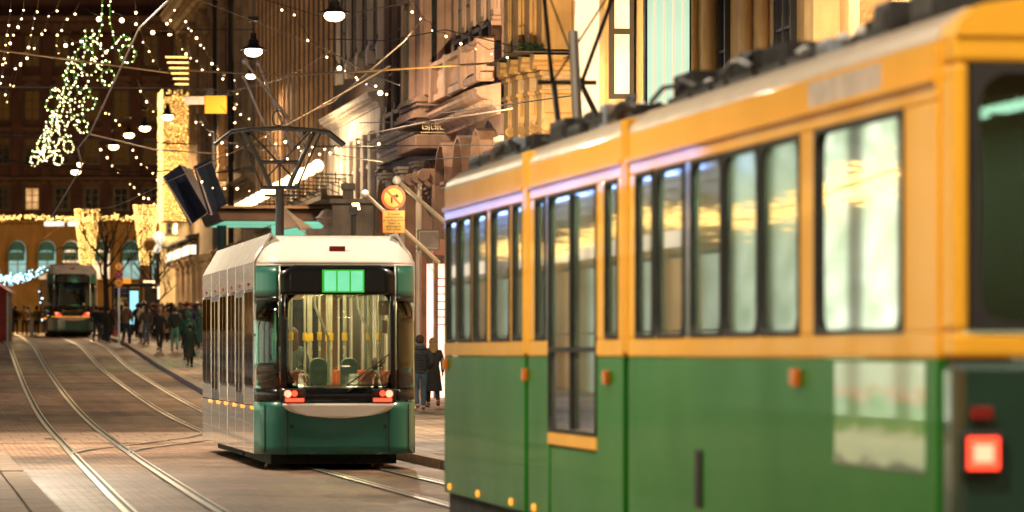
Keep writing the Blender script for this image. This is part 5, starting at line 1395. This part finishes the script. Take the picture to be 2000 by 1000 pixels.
# yellow banner sign on the corner block
pS = P(400,187,140); bs = empty('hanging_sign', pS, 'blank yellow lit sign with a pale end hung before the corner block', 'sign'); k = 140/FPX
MB().box(0,42*k,0,.25,-34*k,0).build('yellow_panel', M['sign_yellow'], bs, bevel=.01); MB().box(-40*k,-.01,.05,.2,-17*k,-1*k).build('pale_panel', M['flag_white'], bs, bevel=.01)
MB().box(2*k,16*k,.05,.2,.005,16*k).build('sign_box', M['iron'], bs); MB().tube([(21*k,.12,-34*k),(21*k,.12,0),(60*k,.12,3*k)], .02, 6).build('arm', M['iron'], bs)
# dark square board by the arch
pS = P(815,448,104); k = 104/FPX; bs = empty('wall_board', pS, 'dark maroon square board with a thin pale line beside the near tram', 'sign')
mar = mat('maroon board', (.05,.012,.010), .35, bump=.02)
MB().box(0,44*k,0,.12,-41*k,0).build('board', mar, bs, bevel=.01)
for a in ((4*k,40*k,-4.8*k,-4*k),(4*k,40*k,-37*k,-36.2*k),(4*k,4.8*k,-36.2*k,-4.8*k)): MB().box(a[0],a[1],-.006,-.001,a[2],a[3]).build('pale_line', M['flag_white'], bs)
MB().box(-2.5*k,-.5*k,.0,.1,-44*k,2*k).build('bracket', M['white_paint'], bs)
# pink lit entrance beside the tram
sE_ = s_of(856, 7.0)
en = street('shop_entrance', sE_, 8, 0, 'pinkish lit shop entrance with tall glazed strips behind the couple', 'shop entrance')
pinkst = mat('pink stone', (.50,.26,.18), .6, var=.2, streak=.2)
zt_ = z_at(515, yd(sE_,7.4)); 
for k_, (y, w2) in enumerate(((.1,.35),(.62,.16),(1.0,.10),(1.3,.14))): MB().box(0,.4,y,y+w2,.2,zt_+.2).build('jamb', pinkst, en, bevel=.01)
glw = glow('pink lit doorway', (1,.62,.46), 1.5, sample=True, var=.5, vscale=1.5, dark=(.6,.3,.2))
MB().box(.3,.32,.45,1.35,.3,zt_).build('lit_glazing', glw, en)
for k_ in range(7): MB().box(.27,.298,.78,1.0,zt_-1.6+k_*.2,zt_-1.57+k_*.2).build('glazing_bar', M['frame_brown'], en)
MB().box(-.25,.5,.55,1.15,zt_+.22,zt_+.62).build('pink_sign', mat('pink sign', (.75,.36,.28), .5), en, bevel=.02)
MB().tube([(-.1,.35,zt_+.75),(-.1,.45,zt_+.25)], .05, 8).build('red_lamp', M['tail_dim'], en)
# urn and plinth on the lower block
up = P(640, 470, 128); un = empty('stone_urn', up, 'stone urn on a heavy plinth above the tram roof', 'urn')
MB().box(-.55,.75,-.5,.5,-6,.15).build('plinth', M['stone_pale'], un, bevel=.03); MB().box(-.65,.85,-.6,.6,.152,.35).build('plinth_cap', M['stone_pale'], un, bevel=.03)
MB().lathe([(.05,.35),(.22,.36),(.12,.45),(.34,.62),(.40,.70),(.30,.74),(.18,.9),(.05,.95)], 18).build('urn', M['stone_pale'], un, smooth=True)
up = P(680, 440, 120); un = empty('stone_pier', up, 'sooty stone gate pier with a carved stub, right of the urn', 'pier')
MB().box(-.45,.75,-.4,.4,-6,.6).build('plinth', M['stone_dark'], un, bevel=.03); MB().box(-.5,.85,-.5,.5,.602,.74).build('cap', M['stone_dark'], un, bevel=.02)
MB().box(-.15,.15,-.2,.2,.742,1.15).box(-.2,.2,-.25,.25,1.0,1.2).build('stub', M['stone_dark'], un, bevel=.02)
# ------------------------------------------------------------------ far end: kiosk, shelter, screen, stepped neon, bollards, trees
ks = empty('market_stall', P(-22,650,186).xy.to_3d()+Vector((0,0,gz(188))), 'red market stall with lit gable at the left edge', 'stall')
red = mat('red boards', (.35,.03,.015), .6)
for k_ in range(8): MB().box(-1+k_*.22,-1+k_*.22+.21,0,.05,0,2.2).build('board', red, ks)
MB().box(-1,.78,.051,2.2,0,2.2).build('stall_box', M['frame_dark'], ks); MB().prism([(-1.2,2.2),(.95,2.2),(-.1,2.9)], -.15, 2.3, 'y').build('stall_roof', red, ks)
MB().box(.80,.84,0,.06,0,2.25).build('corner_post', M['white_paint'], ks)
sh = empty('tram_shelter', P(262,650,196).xy.to_3d()+Vector((0,0,gz(198))), 'dark tram shelter with a bright cyan poster screen', 'shelter'); k = 196/FPX
MB().box(-45*k,45*k,-.3,1.2,2.45,2.6).build('shelter_roof', M['iron'], sh, bevel=.03); MB().box(-44*k,-10*k,.9,.95,.3,2.4).build('glass_back', M['glass_dark'], sh)
for x in (-42,-12,14,42): MB().box(x*k-.04,x*k+.04,.0,.08,0,2.449).build('shelter_post', M['iron'], sh)
q = MB().box(-9*k,11*k,-.2,.0,.5,2.35).build('poster_case', M['iron'], sh); MB().box(-7.5*k,9*k,-.21,-.201,.7,2.25).build('screen', M['screen_cyan'], q)
nc = empty('neon_step_sign', P(282,560,200), 'stepped cream neon outline above the heads of the crowd', 'neon sign'); k = 200/FPX
pts = [(0,0,10*k),(18*k,0,10*k),(18*k,0,0),(28*k,0,0),(28*k,0,-22*k)]
nb = MB()
for a, e in zip(pts, pts[1:]): nb.box(min(a[0],e[0])-2*k, max(a[0],e[0])+2*k, -.05, .05, min(a[2],e[2])-2*k, max(a[2],e[2])+2*k)
nb.build('neon_band', M['neon_cream'], nc); MB().box(0,30*k,.06,.3,-60*k,8*k).build('backing', M['iron'], nc)
for px, py, r_, mm, lb in ((310,465,.33,'sign_white','white round lamp at the top of the far lamp cluster'),(306,484,.26,'sign_white','lower white lamp of the far lamp cluster'),(294,477,.36,'ochre','dull yellow round sign beside the far white lamps')):
    o = empty('globe_lamp', P(px,py,214), lb, 'lamp', None); MB().ball((0,0,0), r_, 14, 10, (1,.5,1)).build('globe', M[mm], o, smooth=True); MB().tube([(0,.1,-r_),(0,.1,-4.0-(480-py)*.02)], .05, 8).build('pole', M['iron'], o)
bo = MB().lathe([(.10,0),(.10,.8),(.08,.95),(.02,1.0)], 14).mesh('bollard', True)
for px, py, lb in ((20,656,'white bollard nearest the left edge'),(62,658,'white bollard left of the distant tram')):
    Y = on_walk(px, py, 0); o = link('bollard', bo, M['white_paint'], None, (P(px,0,Y).x, Y, gz(Y/.99))); tag(o, lb, 'bollard', 'white bollards on the far square')
def tree(px, Y, h, label, seed):
    rr = random.Random(seed); base = Vector(((px-1000)*Y/FPX, Y, gz(Y/.99)))
    t = empty('bare_tree', base, label, 'tree', 'bare winter trees'); q = MB(); tw = MB()
    q.tube([(0,0,0),(.05,0,h*.25),(-.02,.05,h*.5),(.05,0,h*.72)], [.16,.13,.10,.06], 8)
    def br(p, d, L, r_, lv):
        pts = [p]; dd = d.copy()
        for k in range(4): dd = (dd+Vector((rr.uniform(-.22,.22), rr.uniform(-.22,.22), rr.uniform(-.02,.22)))).normalized(); pts.append(pts[-1]+dd*L/4)
        (q if lv == 0 else tw).tube(pts, [r_, r_*.8, r_*.6, r_*.45, r_*.3], 5)
        if lv < 3:
            for k in range(3+lv): br(pts[1+(k % 4)], (dd+Vector((rr.uniform(-.9,.9), rr.uniform(-.9,.9), rr.uniform(-.1,.6)))).normalized(), L*.62, r_*.5, lv+1)
    for k in range(7):
        a = k*2.4; br(Vector((0,0,h*(.35+.05*k))), Vector((math.cos(a), math.sin(a), .9)).normalized(), h*.32, .06, 0)
    q.build('trunk', M['bark'], t, smooth=True); stuff(tw.build('crown', M['bark'], t))
tree(206, 190, 6.6, 'bare winter tree right of the distant tram', 3)
tree(303, 205, 4.6, 'small bare tree by the far lamp cluster', 9)
# ------------------------------------------------------------------ people
def skin_mesh(name, verts, edges, radii, root=0, levels=2):
    me = bpy.data.meshes.new(name); me.from_pydata(verts, edges, []); o = bpy.data.objects.new(name, me); COL.objects.link(o)
    sk = o.modifiers.new('skin', 'SKIN'); sk.use_smooth_shade = True
    for i, r_ in enumerate(radii):
        me.skin_vertices[0].data[i].radius = (r_, r_) if not isinstance(r_, tuple) else r_
        me.skin_vertices[0].data[i].use_root = (i == root)
    ss = o.modifiers.new('sub', 'SUBSURF'); ss.levels = levels; ss.render_levels = levels
    bpy.context.view_layer.update()
    r_ = bpy.data.meshes.new_from_object(o.evaluated_get(bpy.context.evaluated_depsgraph_get())); bpy.data.objects.remove(o)
    r_.polygons.foreach_set('use_smooth', [True]*len(r_.polygons)); r_.name = name
    return r_
class Sk:
    def __init__(s): s.v = []; s.e = []; s.r = []
    def p(s, co, r_, par=None):
        s.v.append(tuple(co)); s.r.append(r_)
        if par is not None: s.e.append((par, len(s.v)-1))
        return len(s.v)-1
    def chain(s, cs, par):
        for co, r_ in cs: par = s.p(co, r_, par)
        return par
def pose(step, arm, lean=0, pockets=False, seed=0):
    """faces +y, 1.75 m tall; step = stride in metres, arm = swing"""
    J = {}
    J['pel'] = Vector((0,0,.95)); J['ch'] = Vector((0,.02+lean*.5,1.28)); J['neck'] = Vector((0,.03+lean,1.47)); J['head'] = Vector((0,.05+lean*1.2,1.62))
    for s, sg in (('L',-1),('R',1)):
        f = step*sg
        J['hip'+s] = Vector((sg*.09,0,.90)); J['knee'+s] = Vector((sg*.10,.5*f+(.10 if f < 0 else .06),.50+.02*abs(f)))
        J['ank'+s] = Vector((sg*.10,f-(.03 if f < 0 else 0),.09+(.10*abs(f)/.3 if f < 0 else 0))); J['toe'+s] = J['ank'+s]+Vector((sg*.03,.17,-.05 if f >= 0 else -.10))
        J['sh'+s] = Vector((sg*.185,.01+lean*.9,1.40))
        if pockets: J['el'+s] = Vector((sg*.27,-.06+lean*.7,1.14)); J['wr'+s] = Vector((sg*.22,.10+lean*.5,.98))
        else: J['el'+s] = Vector((sg*.25,-.03-.5*f*arm,1.13)); J['wr'+s] = Vector((sg*.27,.06-1.0*f*arm,.90))
    return J
def build_pose(J, tag_):
    out = {}
    b = Sk(); r0 = b.p(J['pel'], (.125,.10)); c = b.p((J['pel']+J['ch'])/2, (.115,.09), r0); c = b.p(J['ch'], (.14,.10), c); n0 = b.p(J['neck'], .055, c)
    h = b.p(J['head']+Vector((0,0,-.05)), (.062,.075), n0); h = b.p(J['head']+Vector((0,0,.02)), (.075,.09), h); h2 = b.p(J['head']+Vector((0,-.01,.09)), (.062,.075), h)
    b.p(J['head']+Vector((0,.105,-.01)), .014, h)
    for sg in (-1,1): b.p(J['head']+Vector((sg*.088,-.005,0)), .016, h)
    for s, sg in (('L',-1),('R',1)):
        e = b.chain([(J['hip'+s],.085),(J['hip'+s].lerp(J['knee'+s],.5),.078),(J['knee'+s],.055),(J['knee'+s].lerp(J['ank'+s],.4),.052),(J['ank'+s],.036)], r0)
        b.chain([(J['ank'+s]+Vector((0,.06,-.05)),.035),(J['toe'+s],.026)], e)
        e = b.chain([(J['sh'+s],.058),(J['sh'+s].lerp(J['el'+s],.5),.046),(J['el'+s],.038),(J['wr'+s],.026)], c)
        d = (J['wr'+s]-J['el'+s]).normalized(); fw = Vector((0,1,0)); side = Vector((-sg,0,0))
        pm = b.p(J['wr'+s]+d*.06, (.034,.018), e)
        for k in range(4):
            L_ = (.062,.075,.072,.055)[k]; o_ = fw*(.027-.018*k); q = J['wr'+s]+d*.095+o_
            a = b.p(q, .0095, pm); a = b.p(q+d*L_*.55+side*.012, .0085, a); b.p(q+d*L_*.8+side*.038, .0075, a)
        q = J['wr'+s]+d*.035+fw*.03+side*.01; a = b.p(q+fw*.015+d*.02, .011, pm); b.p(q+fw*.02+d*.055+side*.012, .0095, a)
    out['body'] = skin_mesh('body', b.v, b.e, b.r)
    # trousers
    t = Sk(); r0 = t.p(J['pel']+Vector((0,0,.04)), (.145,.115))
    t.p(J['pel']+Vector((0,0,.10)), (.13,.105), r0)
    for s in 'LR': t.chain([(J['hip'+s]+Vector((0,0,-.04)),.098),(J['hip'+s].lerp(J['knee'+s],.5),.090),(J['knee'+s],.070),(J['knee'+s].lerp(J['ank'+s],.45),.066),(J['ank'+s]+Vector((0,0,.03)),.055)], r0)
    out['trousers'] = skin_mesh('trousers', t.v, t.e, t.r)
    # jacket, puffy
    def coat(w_, hem):
        j = Sk(); r0 = j.p(J['pel'].lerp(J['ch'],.35), (.155*w_,.125*w_)); j.p(J['pel']+Vector((0,0,hem)), (.165*w_,.135*w_), r0)
        c = j.p(J['ch'], (.175*w_,.135*w_), r0); n_ = j.p(J['neck']+Vector((0,-.01,-.02)), .085*w_, c); j.p(J['neck']+Vector((0,-.01,.05)), .078, n_)
        for s in 'LR': j.chain([(J['sh'+s],.082*w_),(J['sh'+s].lerp(J['el'+s],.5),.070*w_),(J['el'+s],.060*w_),(J['el'+s].lerp(J['wr'+s],.6),.052*w_),(J['wr'+s]+(J['wr'+s]-J['el'+s]).normalized()*.0,.042)], c)
        return skin_mesh('jacket', j.v, j.e, j.r)
    out['jacket'] = coat(1.0, -.05); out['puffer'] = coat(1.1, -.09)
    # long coat skirt
    q = MB(); n = 20; rows = [(1.05,.155,.125,0),(.9,.185,.155,0),(.7,.205,.19,.01),(.5,.235,.23,.02),(.42,.24,.24,.02)]
    for z, rx, ry, o_ in rows:
        for k in range(n):
            a = 2*math.pi*k/n; f_ = 1+.05*math.sin(a*5)*(1.05-z)*1.8; q.v.append((rx*math.cos(a)*f_, ry*math.sin(a)*f_+o_, z))
    for i in range(len(rows)-1):
        for k in range(n): q.f.append((i*n+k, (i+1)*n+k, (i+1)*n+(k+1) % n, i*n+(k+1) % n))
    q.f.append(tuple(range(4*n, 5*n)))
    out['skirt'] = q.mesh('coat_skirt', True)
    for s in 'LR':
        k = Sk(); r0 = k.p(J['ank'+s]+Vector((0,-.03,-.035)), (.048,.045)); k.chain([(J['ank'+s]+Vector((0,.06,-.045)),(.046,.038)),(J['toe'+s]+Vector((0,.02,0)),(.042,.028))], r0); k.p(J['ank'+s]+Vector((0,-.02,.03)), .045, r0)
        out['shoe'+s] = skin_mesh('shoe', k.v, k.e, k.r)
    H = J['head']
    sh = MB().ball(tuple(H+Vector((0,-.018,.045))), .112, 16, 12, (.93,1.05,1.02))
    sh.v = [(x, min(y, H.y+.07 if z < H.z+.06 else 9), max(z, H.z-.05)) for x, y, z in sh.v]; out['hair_short'] = sh.mesh('hair', True)
    lg = MB().ball(tuple(H+Vector((0,-.018,.045))), .115, 16, 12, (.95,1.05,1.02)); lg.v = [(x, min(y, H.y+.06 if z < H.z+.06 else 9), z) for x, y, z in lg.v]
    lg.join(MB().ball(tuple(H+Vector((0,-.075,-.10))), .11, 12, 10, (1.05,.55,1.75))); out['hair_long'] = lg.mesh('hair', True)
    bn = MB().lathe([(.112,.0),(.118,.02),(.114,.045),(.105,.09),(.075,.13),(.03,.15),(.001,.155)], 18, tuple(H+Vector((0,-.012,.03)))); bn.join(MB().ball(tuple(H+Vector((0,-.02,.195))), .028, 8, 6)); out['beanie'] = bn.mesh('beanie', True)
    hd = MB().ball(tuple(H+Vector((0,-.03,.03))), .135, 16, 12, (.95,1.05,1.1)); hd.v = [(x, min(y, H.y+.055), max(z, H.z-.12)) for x, y, z in hd.v]; out['hood'] = hd.mesh('hood', True)
    out['hood_down'] = MB().ball(tuple(J['neck']+Vector((0,-.075,-.01))), .12, 14, 8, (1.15,.6,.55)).mesh('hood', True)
    sc_ = []; 
    for k in range(17): a = 2*math.pi*k/16; sc_.append(J['neck']+Vector((.075*math.cos(a), .07*math.sin(a)-.005, .055+.01*math.sin(a*3))))
    out['scarf'] = MB().tube(sc_, .034, 8).mesh('scarf', True)
    out['eye'] = MB().ball((0,0,0), .012, 8, 6).mesh('eye', True); out['J'] = J
    return out
POSES = [build_pose(pose(.22,.8), 'a'), build_pose(pose(-.20,.7), 'b'), build_pose(pose(.03,.1), 'c'), build_pose(pose(.12,.5,.02,True), 'd'), build_pose(pose(-.10,.3,.0,True), 'e')]
CM = {}
def cloth_mat(c, rough=.85):
    k = tuple(c)
    if k not in CM: CM[k] = mat('cloth %d' % len(CM), c, rough, var=.3, scale=9, bump=.35, bscale=60, dist=.004)
    return CM[k]
BLACK, NAVY, GREY, BROWN, CREAM, GREEN, JEANS, BLUE, RED, YEL, PINK, OLIVE, TAN = (.012,.011,.011),(.012,.018,.035),(.09,.09,.09),(.10,.055,.028),(.45,.36,.26),(.05,.11,.07),(.05,.08,.13),(.05,.10,.30),(.45,.03,.02),(.65,.42,.02),(.60,.28,.28),(.07,.065,.03),(.22,.14,.08)
SKIN = [mat('fair skin', (.45,.24,.16), .5, var=.1), mat('brown skin', (.22,.11,.07), .5, var=.1)]
HAIR = {'brown': (.05,.025,.012), 'dark': (.012,.009,.007), 'fair': (.28,.17,.07), 'grey': (.22,.21,.2)}
def person(px, py, hpx, label, pz=0, top=('jacket', BLACK), legs=JEANS, head=('hair_short', 'dark'), face=0, group='people walking in the distance', Y=None, skin=0, bag=None, scarf=None, down=False):
    Y = Y or on_walk(px, py); hh = hpx*Y/FPX; sc_ = max(1.5, min(1.92, hh))/1.76
    X = (px-1000)*Y/FPX; s, v = sv((X, Y)); kb_ = .14 if v > sm(KB, s) else (.01)
    A = POSES[pz]; J = A['J']
    t = empty('person', (X, Y, gz(s)+kb_), label, 'person', group, R(8)+R(face)); t.scale = (sc_,)*3
    b = link('body', A['body'], SKIN[skin], t)
    for sg in (-1,1): link('eye', A['eye'], M['sign_black'], b, J['head']+Vector((sg*.032,.088,.02)))
    if top[0] != 'dress': pass
    link('trousers', A['trousers'], cloth_mat(legs), t)
    cm = cloth_mat(top[1], .85)
    link('jacket', A['puffer' if top[0] == 'puffer' else 'jacket'], cm, t)
    if top[0] == 'coat': link('coat_skirt', A['skirt'], cm, t)
    for q in 'LR': link('shoe', A['shoe'+q], cloth_mat((.5,.47,.42) if down else (.02,.016,.014)), t)
    k, c = head
    if k.startswith('hair'): link('hair', A[k], cloth_mat(HAIR[c]), t)
    else:
        link('hair', A['hair_short'], cloth_mat(HAIR['dark']), t); link(k, A[k], cloth_mat(c), t)
    if scarf: link('scarf', A['scarf'], cloth_mat(scarf), t)
    if down:
        link('hood', A['hood_down'], cm, t)
        rb = MB()
        for z in (.98,1.05,1.12,1.19,1.26,1.33):
            for k_ in range(20):
                a0, a1 = 2*math.pi*k_/20, 2*math.pi*(k_+1)/20; rx, ry = .185, .150
                rb.tube([(rx*math.cos(a0), ry*math.sin(a0)+.01, z), (rx*math.cos(a1), ry*math.sin(a1)+.01, z)], .009, 5)
        rb.build('quilting', cm, t)
    if bag:
        kind, c = bag
        o = empty('bag', t.location+Vector((.0,0,0)), {'white':'white carrier bag held by the woman in the grey cap','cream':'cream shoulder bag of the long haired woman in jeans','red':'red and white carrier bag beside the far sign pole'}[kind.split()[0]], 'bag'); o.rotation_euler = t.rotation_euler; o.scale = t.scale
        if 'shoulder' in kind: q = MB().box(.22,.36,-.16,.12,.72,1.0); q.tube([(.28,-.1,1.0),(.20,0,1.42),(.28,.06,1.0)], .012, 5)
        else:
            wr = J['wrR']; q = MB().box(wr.x-.02,wr.x+.10,wr.y-.15,wr.y+.15,wr.z-.52,wr.z-.18); q.tube([(wr.x+.04,wr.y-.1,wr.z-.18),(wr.x+.03,wr.y,wr.z-.09),(wr.x+.04,wr.y+.1,wr.z-.18)], .008, 5)
        q.build('bag_body', cloth_mat(c), o, bevel=.02)
    return t
G2 = 'couple on the right pavement'
person(821, 803, 149, 'man in dark quilted jacket and blue jeans walking away behind the tram', 3, ('puffer', (.022,.026,.034)), (.045,.085,.13), ('hair_short','brown'), 4, G2, Y=97, scarf=(.10,.10,.11), down=True)
person(846, 793, 136, 'woman in long black coat with loose fair hair beside the man in jeans', 1, ('coat', BLACK), BLACK, ('hair_long','fair'), 0, G2, Y=100)
person(371, 717, 84, 'woman in long dark brown coat and grey cap walking away, nearest of the crowd', 0, ('coat', (.035,.022,.015)), BLACK, ('beanie',(.16,.15,.15)), 5, bag=('white carrier bag', (.6,.6,.58)))
person(367, 703, 96, 'person in hooded coat tinted with green light just behind the woman in the grey cap', 2, ('coat', (.03,.06,.04)), BLACK, ('hood',(.05,.12,.08)), 0)  # green light on coat and hood is put into their colour
person(312, 686, 84, 'person in black jacket with cropped fair hair in the middle of the pavement', 0, ('puffer', BLACK), BLACK, ('hair_short','fair'), 10)
person(341, 685, 86, 'person in dark jacket and light jeans tinted with green light with a light scarf', 1, ('jacket', (.02,.03,.025)), (.12,.30,.24), ('hair_short','brown'), -4, scarf=(.30,.42,.25))  # green light falling on the jeans is put into their colour
person(286, 672, 76, 'woman with long dark hair and a cream sleeve, in jeans', 2, ('jacket', (.03,.022,.02)), JEANS, ('hair_long','dark'), 8, bag=('cream shoulder bag', CREAM))
person(281, 668, 80, 'person in cream coat half hidden behind the long haired woman', 4, ('coat', CREAM), GREY, ('beanie', (.5,.45,.4)), 0)
person(246, 671, 88, 'man in brown jacket and cap standing beside the far sign pole', 3, ('jacket', BROWN), NAVY, ('beanie', (.09,.07,.05)), -25)
person(211, 667, 74, 'person in long black coat left of the far sign pole', 1, ('coat', BLACK), JEANS, ('hair_short','dark'), -15, bag=('red and white carrier bag', (.55,.12,.10)))
person(270, 662, 70, 'person in dark coat close right of the man in brown', 0, ('coat', (.02,.018,.02)), BLACK, ('hair_short','brown'), 5)
person(72, 640, 55, 'person in bright yellow jacket left of the distant tram', 2, ('jacket', YEL), BLACK, ('hair_short','brown'), 20, Y=212)
rows = [(258,656,66,NAVY,JEANS,'hair_short','brown','navy jacket'),(300,664,72,(.07,.035,.03),BLACK,'beanie',PINK,'pink beanie and plum jacket'),(296,660,68,BLACK,GREY,'hair_short','fair','black jacket and short fair hair'),
 (322,667,70,TAN,BLACK,'hair_long','brown','tan jacket and long brown hair'),(328,662,70,BLACK,JEANS,'beanie',(.55,.5,.48),'white beanie and black jacket'),(345,668,70,GREY,BLACK,'hair_short','grey','grey jacket and grey hair'),
 (352,664,74,(.10,.04,.03),NAVY,'hair_long','fair','russet jacket and long fair hair'),(358,661,68,BLACK,BLACK,'hair_short','brown','black jacket under the shop sign'),(365,666,76,(.03,.03,.04),JEANS,'beanie',RED,'red hat'),
 (380,668,74,BLACK,BLACK,'hair_short','brown','black coat beside the blue coat'),(384,672,80,(.02,.03,.12),BLACK,'hair_long','dark','deep blue coat'),(390,676,84,(.02,.02,.02),BLACK,'hood',(.03,.03,.03),'black hood close to the tram side'),
 (394,690,88,(.04,.10,.075),BLACK,'hood',(.10,.30,.22),'teal lit hood at the edge of the tram side'),(333,656,64,OLIVE,BLACK,'hair_short','dark','olive jacket far back'),(340,655,62,RED,BLACK,'hair_short','fair','red jacket far back'),  # first figure: teal light is put into coat and hood colour
 (316,655,62,BLACK,BLACK,'beanie',GREY,'grey beanie far back'),(288,654,62,(.05,.05,.07),JEANS,'hair_short','brown','slate jacket far back'),(276,652,58,BLACK,BLACK,'hair_long','dark','long dark hair far back'),
 (264,650,56,BROWN,BLACK,'hair_short','dark','brown jacket by the shelter'),(252,651,56,BLACK,BLACK,'beanie',(.4,.38,.35),'pale beanie by the shelter'),(306,651,58,TAN,BLACK,'beanie',TAN,'tan hat far back'),
 (350,653,60,BLACK,BLACK,'beanie',(.6,.56,.5),'cream bobble hat far back'),(362,652,60,(.09,.03,.03),BLACK,'hair_long','brown','maroon jacket far back'),(373,655,64,(.30,.26,.22),BLACK,'hair_short','dark','light grey jacket far back'),
 (386,656,66,NAVY,BLACK,'beanie',(.5,.5,.5),'white hat and navy coat far back'),(196,660,66,BLACK,JEANS,'hair_short','dark','black jacket just right of the distant tram'),(188,662,70,NAVY,JEANS,'hair_short','brown','navy jacket closest to the distant tram'),
 (222,657,60,(.05,.03,.02),BLACK,'hair_long','dark','brown coat behind the sign pole'),(228,655,60,BLACK,BLACK,'hair_short','dark','black coat behind the sign pole'),(310,658,66,(.04,.04,.05),BLACK,'hair_short','fair','charcoal jacket and fair hair, deep in the crowd'),(335,663,72,(.05,.02,.02),BLACK,'hair_long','dark','dark red jacket and long dark hair'),(376,662,70,BLACK,JEANS,'beanie',(.35,.33,.3),'oatmeal hat and black jacket'),(268,658,64,OLIVE,JEANS,'hair_short','brown','olive jacket behind the dark coat'),(356,657,64,CREAM,BLACK,'hair_long','dark','cream jacket far back'),(326,654,60,BLUE,BLACK,'hair_short','dark','bright blue jacket far back'),(294,656,64,BLACK,BLACK,'hair_long','fair','black jacket and long fair hair far back'),(202,656,62,(.03,.03,.03),GREY,'beanie',NAVY,'navy cap right of the distant tram'),(392,664,72,GREY,BLACK,'hair_short','brown','mid grey coat near the tram side'),(284,660,68,(.02,.02,.03),BLACK,'beanie',BLACK,'black cap beside the cream coat'),(238,654,60,BLACK,BLACK,'beanie',BLACK,'black cap behind the man in brown')]
for i, (px, py, h, c, lg, hk, hc, d) in enumerate(rows):
    person(px, py, h, 'person with %s in the distant crowd' % d, (i*2+1) % 5, ('coat' if i % 3 == 0 else 'puffer' if i % 3 == 1 else 'jacket', c), lg, (hk, hc), (i*37) % 40-20+(180 if i % 4 == 3 else 0), skin=(i % 5 == 0)*1)
for i, (px, py, h, c, lg, d) in enumerate(((14,642,62,BLACK,GREY,'black jacket nearest the red stall'),(22,644,64,(.03,.02,.02),JEANS,'brown jacket second from the red stall'),(30,640,58,BROWN,BLACK,'ochre brown jacket behind the bollard'),(48,639,58,(.20,.12,.03),BLACK,'mustard jacket left of the yellow jacket'),(56,638,54,BLACK,BLACK,'black jacket left of the yellow jacket'))):
    person(px, py, h, 'person in %s' % d, (i*3) % 5, ('puffer', c), lg, ('hair_short','dark'), 180*(i % 2), Y=208+i*3)
# passengers in the middle tram
for i, (x, y, c, lb) in enumerate(((2.05,-.80,(.02,.02,.02),'passenger in black coat seated on the right of the lit tram'),(1.9,.80,(.04,.03,.02),'passenger with dark hair and brown coat seated on the left of the lit tram'),(3.9,.35,(.03,.05,.05),'passenger standing far inside the lit tram'))):
    A = POSES[2]; t = empty('person', MT.matrix_basis @ Vector((x, y, .39 if i == 2 else .02)), lb, 'person', 'tram passengers', HEAD-R(90))
    bpy.context.view_layer.update(); t.location = Matrix.LocRotScale(MT.location, MT.rotation_euler, None) @ Vector((x, y, .39 if i == 2 else .0)); 
    if i < 2: t.scale = (.95,)*3
    link('body', A['body'], SKIN[0], t); link('jacket', A['jacket'], cloth_mat(c), t); link('trousers', A['trousers'], cloth_mat(BLACK), t); link('hair', A['hair_long' if i else 'hair_short'], cloth_mat(HAIR['brown']), t)
